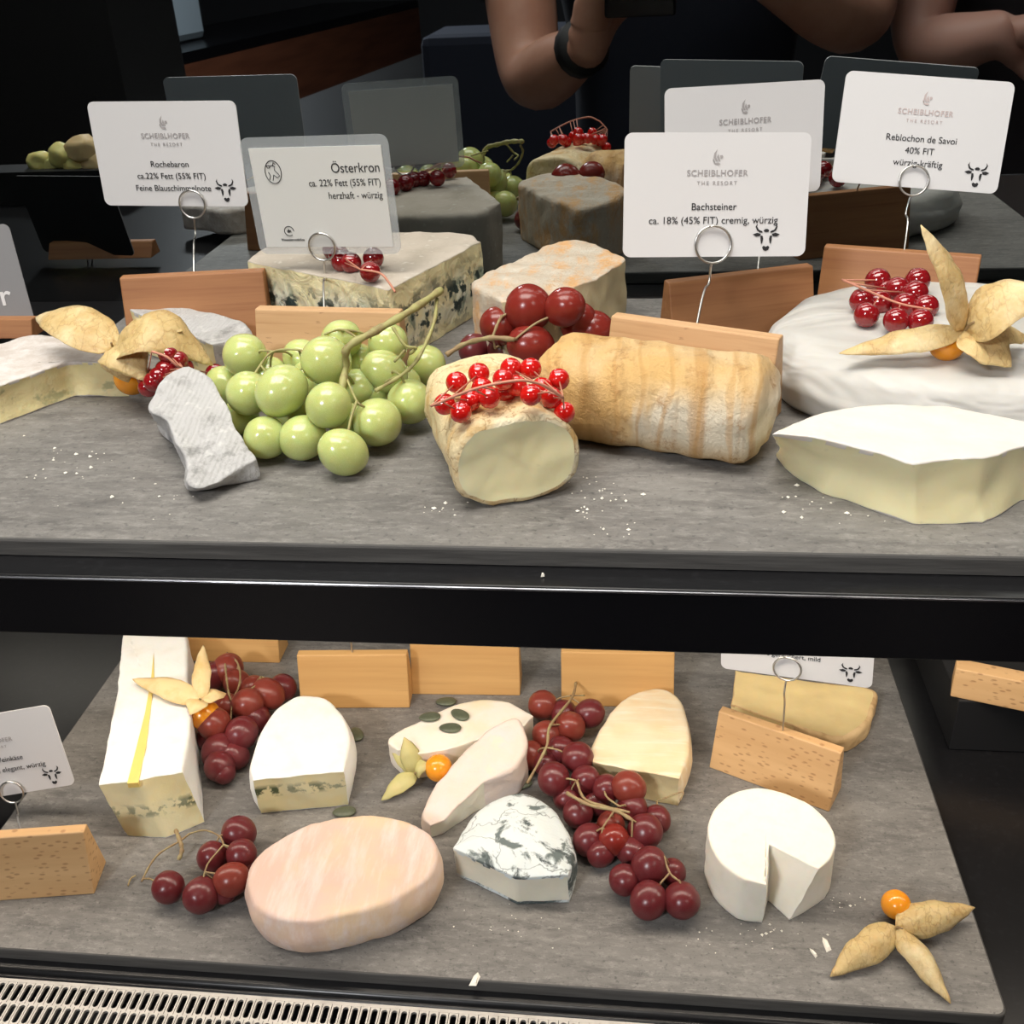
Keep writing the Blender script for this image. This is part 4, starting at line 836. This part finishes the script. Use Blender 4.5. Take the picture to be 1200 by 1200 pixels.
hold_at('beech card holder at the left border of the lower slate', (-60, 986), (94, 975), 'l', m7, .3, -2.4, wire=(.52, 9), m_='beech_pale', ring=.7)
# riser at the right with its own holder
ra = atz(1123, 815, ZL+3.2)
rs = obj('display_riser', *box(ra.x-.1, ra.x+18, ra.y-.5, ra.y+10, ZL-.72, ZL+3.2), M['black_matt'], smooth=False); add_bevel(rs, .1)
tag(rs, 'black block riser at the right of the lower slate under a beech holder', 'riser')
holder('beech card holder on the black riser at the right border', (1134, 786), (1265, 812), 'l', wire=(.6, 7), m_='beech_pale', hh=1.9, zb=3.2, bot_f=.35, top_d=1.1)

# ------------------------------------------------------------------ people seen in the mirror
def skin_mesh(name, chains, material, parent, sub=2):
    """chains: list of [(point, radius), ...]; equal points are welded"""
    vs, es, rs_ = [], [], []
    def idx(p, r):
        for i, q in enumerate(vs):
            if (q-p).length < .05: return i
        vs.append(p); rs_.append(r); return len(vs)-1
    for ch in chains:
        ids = [idx(V(p), r) for p, r in ch]
        es += [(a, b) for a, b in zip(ids, ids[1:]) if a != b]
    org = parent.location/S
    me = bpy.data.meshes.new(name); me.from_pydata([(v-org)*S for v in vs], es, [])
    me.materials.append(material)
    o = bpy.data.objects.new(name, me); COL.objects.link(o); o.parent = parent
    md = o.modifiers.new('skin', 'SKIN'); md.use_smooth_shade = True
    for i, sv in enumerate(me.skin_vertices[0].data):
        r = rs_[i]; sv.radius = (r[0]*S, r[1]*S) if isinstance(r, tuple) else (r*S, r*S)
    me.skin_vertices[0].data[0].use_root = True
    s2 = o.modifiers.new('sub', 'SUBSURF'); s2.levels = sub; s2.render_levels = sub
    return o
def lerp(a, b, t): return V(a)*(1-t)+V(b)*t
def hand(wrist, direc, palm_n, side, curl=.6, L_=9.0):
    d = V(direc).normalized(); n = V(palm_n); n = (n-d*n.dot(d)).normalized(); s = d.cross(n)*side
    w_ = V(wrist); ch = []; pc = w_+d*3.5
    ch.append([(w_, 2.7), (pc, (3.2, 1.9))])
    for i, (off, ln) in enumerate(((-3.0, 6.8), (-1.0, 7.8), (1.0, 7.2), (2.9, 5.6))):
        k0 = w_+d*7.5+s*off; k1 = k0+(d*math.cos(curl*.6)+n*math.sin(curl*.6))*ln*.45; k2 = k1+(d*math.cos(curl*1.6)+n*math.sin(curl*1.6))*ln*.33; k3 = k2+(d*math.cos(curl*2.3)+n*math.sin(curl*2.3))*ln*.25
        ch.append([(pc, (3.2, 1.9)), (k0, 1.05), (k1, .95), (k2, .85), (k3, .72)])
    t0 = w_+d*2.6-s*3.4; t1 = t0+(d*.7-s*.7+n*.3)*3.0; t2 = t1+(d*.9-s*.1+n*.5)*2.8
    ch.append([(w_+d*1.0, 2.6), (t0, 1.4), (t1, 1.15), (t2, .9)])
    ch[0] = [(w_, 2.7), (w_+d*1.0, 2.6), (pc, (3.2, 1.9))]
    return ch
def person(label, hip, chest, neck, head, arms, skin, shirt, pants, hair=True, band=None):
    hip, chest, neck, head = map(V, (hip, chest, neck, head))
    T_ = thing('person', label, 'person', (hip.x, hip.y, 0))
    ch = [[(hip, (12.5, 9)), (lerp(hip, chest, .5), (11, 8)), (chest, (14, 9.5)), (neck-Vector((0, 0, 4)), (7, 6.5)), (neck, 5.4), (lerp(neck, head, .45)+Vector((0, 1.5, 0)), (6.3, 7.0)), (head, (7.2, 8.8)), (head+Vector((0, -.5, 7)), (6, 7.5)), (head+Vector((0, -.5, 10.5)), (3, 3.5))]]
    for sx_ in (-1, 1):
        kn = Vector((hip.x+sx_*10, hip.y+2, 50)); an = Vector((hip.x+sx_*11, hip.y-2, 9))
        ch.append([(hip, (12.5, 9)), (Vector((hip.x+sx_*9, hip.y, hip.z-10)), 7.5), (kn, 5.6), (lerp(kn, an, .35)-Vector((0, 1, 0)), 5.2), (an, 3.6), (an+Vector((0, 9, -4)), (3.8, 2.6)), (an+Vector((0, 15, -5.5)), (3.4, 2.0))])
    sh_ch = [[(hip-Vector((0, 0, 6)), (17, 13)), (hip+Vector((0, 0, 1)), (16.5, 12.5)), (lerp(hip, chest, .5), (16, 12)), (chest, (17.4, 12.4)), (neck-Vector((0, 0, 5)), (8.4, 7.6))]]
    for (shd, elb, wri, dd, nn, sd) in arms:
        shd, elb, wri = V(shd), V(elb), V(wri)
        ch.append([(chest, (14, 9.5)), (shd, 5.6), (lerp(shd, elb, .5), 5.0), (elb, 4.3), (lerp(elb, wri, .3), 4.5), (lerp(elb, wri, .7), 3.4), (wri, 2.7)])
        ch += hand(wri, dd, nn, sd)
        sh_ch.append([(chest, (17.4, 12.4)), (shd, 7.4), (lerp(shd, elb, .45), 6.9), (lerp(shd, elb, .72), 6.7)])
    skin_mesh('body', ch, skin, T_)
    skin_mesh('shirt', sh_ch, shirt, T_)
    tr = []
    for sx_ in (-1, 1):
        kn = Vector((hip.x+sx_*10, hip.y+2, 50)); an = Vector((hip.x+sx_*11, hip.y-2, 12))
        tr.append([(hip, (15.4, 11.2)), (Vector((hip.x+sx_*9, hip.y, hip.z-10)), 10), (kn, 7.5), (an, 6.2)])
    skin_mesh('trousers', tr, pants, T_)
    hv = [head+Vector((v.x*8.4, v.y*9.6-1.2, v.z*8.5+5.5)) for v in ICO2[0] if True]
    hv = [Vector((q.x, min(q.y, head.y+5+max(0, (q.z-head.z-7))*.6), q.z)) for q in hv]
    obj('hair', hv, ICO2[1], M['hair'], T_)
    fc = []
    nose = tube([head+Vector((0, 8.2, 1.5)), head+Vector((0, 9.6, -1.2)), head+Vector((0, 8.4, -2))], [.7, 1.3, .9], 8)
    obj('nose', *nose, skin, T_)
    for sx_ in (-1, 1):
        e = head+Vector((sx_*3.1, 7.9, 1.6)); obj('eye', [e+v*1.15 for v in ICO2[0]], ICO2[1], M['paper'], T_)
        er = head+Vector((sx_*7.6, -.5, .3)); obj('ear', [er+Vector((v.x*.9, v.y*1.8, v.z*3.0)) for v in ICO2[0]], ICO2[1], skin, T_)
    obj('mouth', *tube([head+Vector((-2.2, 8.0, -4.4)), head+Vector((0, 8.7, -4.6)), head+Vector((2.2, 8.0, -4.4))], [.3, .5, .3], 6), M['skin_pink'], T_)
    if band:
        a, b = V(band[0]), V(band[1]); obj('wristband', *tube([lerp(a, b, -.0), lerp(a, b, 1.0)], band[2], 16), M['black_matt'], T_)
    return T_
e1 = atM(622, 100, -20); w1 = atM(688, 52, -8); e2 = atM(1012, 34, -20); w2 = atM(880, -45, -8)
person('person in a navy T-shirt holding a phone up, seen mirrored behind the cards', (6, -40, 96), (6, -38, 130), (5, -38, 150), (5, -33, 161), [
    ((-18, -37, 142), e1, w1, (.25, .12, 1), (.7, .45, .1), 1), ((26, -37, 142), e2, w2, (-.45, .1, .6), (-.6, .5, 0), -1)], M['skin'], M['navy'], M['denim'], band=(lerp(w1, e1, .03), lerp(w1, e1, .14), 3.15))
ph = obj('mobile_phone', *box(-3.7, 3.7, -1.7, -.8, ZC-8.5, ZC+3), M['black_gloss'], smooth=False); add_bevel(ph, .3); tag(ph, 'black mobile phone held up by the person in navy', 'phone')
e3 = atM(1078, 62, -30); w3 = atM(1170, 40, -24); s3 = atM(1110, -75, -40)
person('person in a dark top with bent bare arm, mirrored at the right border', (e3.x+22, -50, 96), (e3.x+20, -48, 128), (e3.x+20, -48, 147), (e3.x+20, -45, 158), [
    ((e3.x+2, -46, 140), e3, w3, (1, .3, .1), (0, 1, -.2), 1), ((e3.x+39, -46, 140), (e3.x+42, -36, 112), (e3.x+24, -22, 117), (-1, .2, .1), (0, 1, -.2), -1)], M['skin_pink'], M['dark_cloth'], M['denim'])

# ------------------------------------------------------------------ things of the room seen in the mirror
A_ = atMz(160, 78, 96); B_ = atMz(490, 2, 96)
dn = (B_-A_); dn.z = 0; dn.normalize(); side = Vector((dn.y, -dn.x, 0))
if side.y > 0: side = -side
def prism(a, b, s_, depth, z0, z1):
    q = [a, b, b+s_*depth, a+s_*depth]; v = [Vector((p.x, p.y, z0)) for p in q]+[Vector((p.x, p.y, z1)) for p in q]
    return v, [(3, 2, 1, 0), (4, 5, 6, 7), (0, 1, 5, 4), (1, 2, 6, 5), (2, 3, 7, 6), (3, 0, 4, 7)]
ct = thing('buffet_counter', 'wood-fronted buffet counter reflected behind the laminated card', 'counter', ((A_+B_)/2).to_tuple()[:2]+(0,))
obj('worktop', *prism(A_, B_, side, 60, 93, 97), M['black_gloss'], ct, smooth=False)
obj('wood_front', *prism(A_, B_, side, 57, 68, 93), M['walnut'], ct, smooth=False)
obj('plinth', *prism(A_, B_, side, 55, 0, 68), M['white_lacquer'], ct, smooth=False)
q = A_+side*20+dn*30
st = obj('coffee_machine', *prism(q, q+dn*60, side, 30, 97, 130), M['grey_lacquer'], smooth=False); add_bevel(st, 3); tag(st, 'bluish steel machine on the counter, mirrored at the upper left', 'machine')
pl = atM(70, 60, -95)
col_ = obj('column', *box(pl.x-14, pl.x+19, -110, -80, 0, 260), M['black_matt'], smooth=False); col_['kind'] = 'structure'
tb = atMz(610, 185, 76); t_ = thing('dining_table', 'table under a pale cloth, mirrored beneath the raised elbow', 'table', (tb.x, tb.y, 0))
obj('tablecloth', *box(tb.x-22, tb.x+22, tb.y-60, tb.y+25, 40, 77), M['pale_cloth'], t_, smooth=False)
for sx_ in (-18, 18):
    for sy_ in (-55, 20): obj('leg', *tube([(tb.x+sx_, tb.y+sy_, 0), (tb.x+sx_, tb.y+sy_, 42)], 2.2, 8), M['black_matt'], t_)
bb = atM(585, 90, -120)
bx = obj('service_cart', *box(bb.x-16, bb.x+22, -140, -115, 2, bb.z+9), M['navy'], smooth=False); add_bevel(bx, 2); tag(bx, 'dark blue-black service cart mirrored left of the raised forearm', 'cart')
# black fruit tray standing to the left of the slate, seen only in the mirror
tr0 = atM(-25, 203, 33); tr1 = atM(150, 203, 33)
ft = thing('fruit_tray', 'black deep tray of pale yellow fruit mirrored at the left', 'tray', ((tr0.x+tr1.x)/2, 31, ZU-.7))
obj('tray_body', *box(tr0.x, tr1.x, 29.4, 33, ZU-.68, tr0.z), M['black_matt'], ft, smooth=False)
random.seed(3)
for i, (px, py, d) in enumerate(((48, 190, 30), (75, 183, 34), (98, 176, 40), (112, 190, 36), (60, 196, 26), (88, 192, 34))):
    p = atM(px, py, 31); r = d/2*(120-31)*.87/F
    o = obj('fruit_piece', [p+Vector((v.x*r*1.3, v.y*r, v.z*r))+noise.noise_vector(v*1.5+Vector((i*3, 0, 0)))*.25*r for v in ICO2[0]], ICO2[1], M['husk_pale'] if i in (2, 3) else M['fruit_yellow'])
    tag(o, ('pale yellow fruit piece leftmost in the black tray', 'pale yellow fruit piece second from left, raised, in the black tray', 'largest orange-tinged fruit piece, highest in the black tray', 'orange-tinged fruit piece at the right end of the black tray', 'low pale yellow fruit piece between the two left ones in the black tray', 'low pale yellow fruit piece under the orange-tinged ones in the black tray')[i], 'fruit', 'fruit pieces in the black tray')
bpy.context.view_layer.update(); dg = bpy.context.evaluated_depsgraph_get()
for o in [o for o in bpy.data.objects if o.type == 'FONT']:
    me = bpy.data.meshes.new_from_object(o.evaluated_get(dg)); par, mb, nm = o.parent, o.matrix_local.copy(), 'lettering'
    bpy.data.objects.remove(o); q = bpy.data.objects.new(nm, me); COL.objects.link(q); q.parent = par; q.matrix_local = mb
for o in bpy.data.objects:
    if '_org' in o: del o['_org']
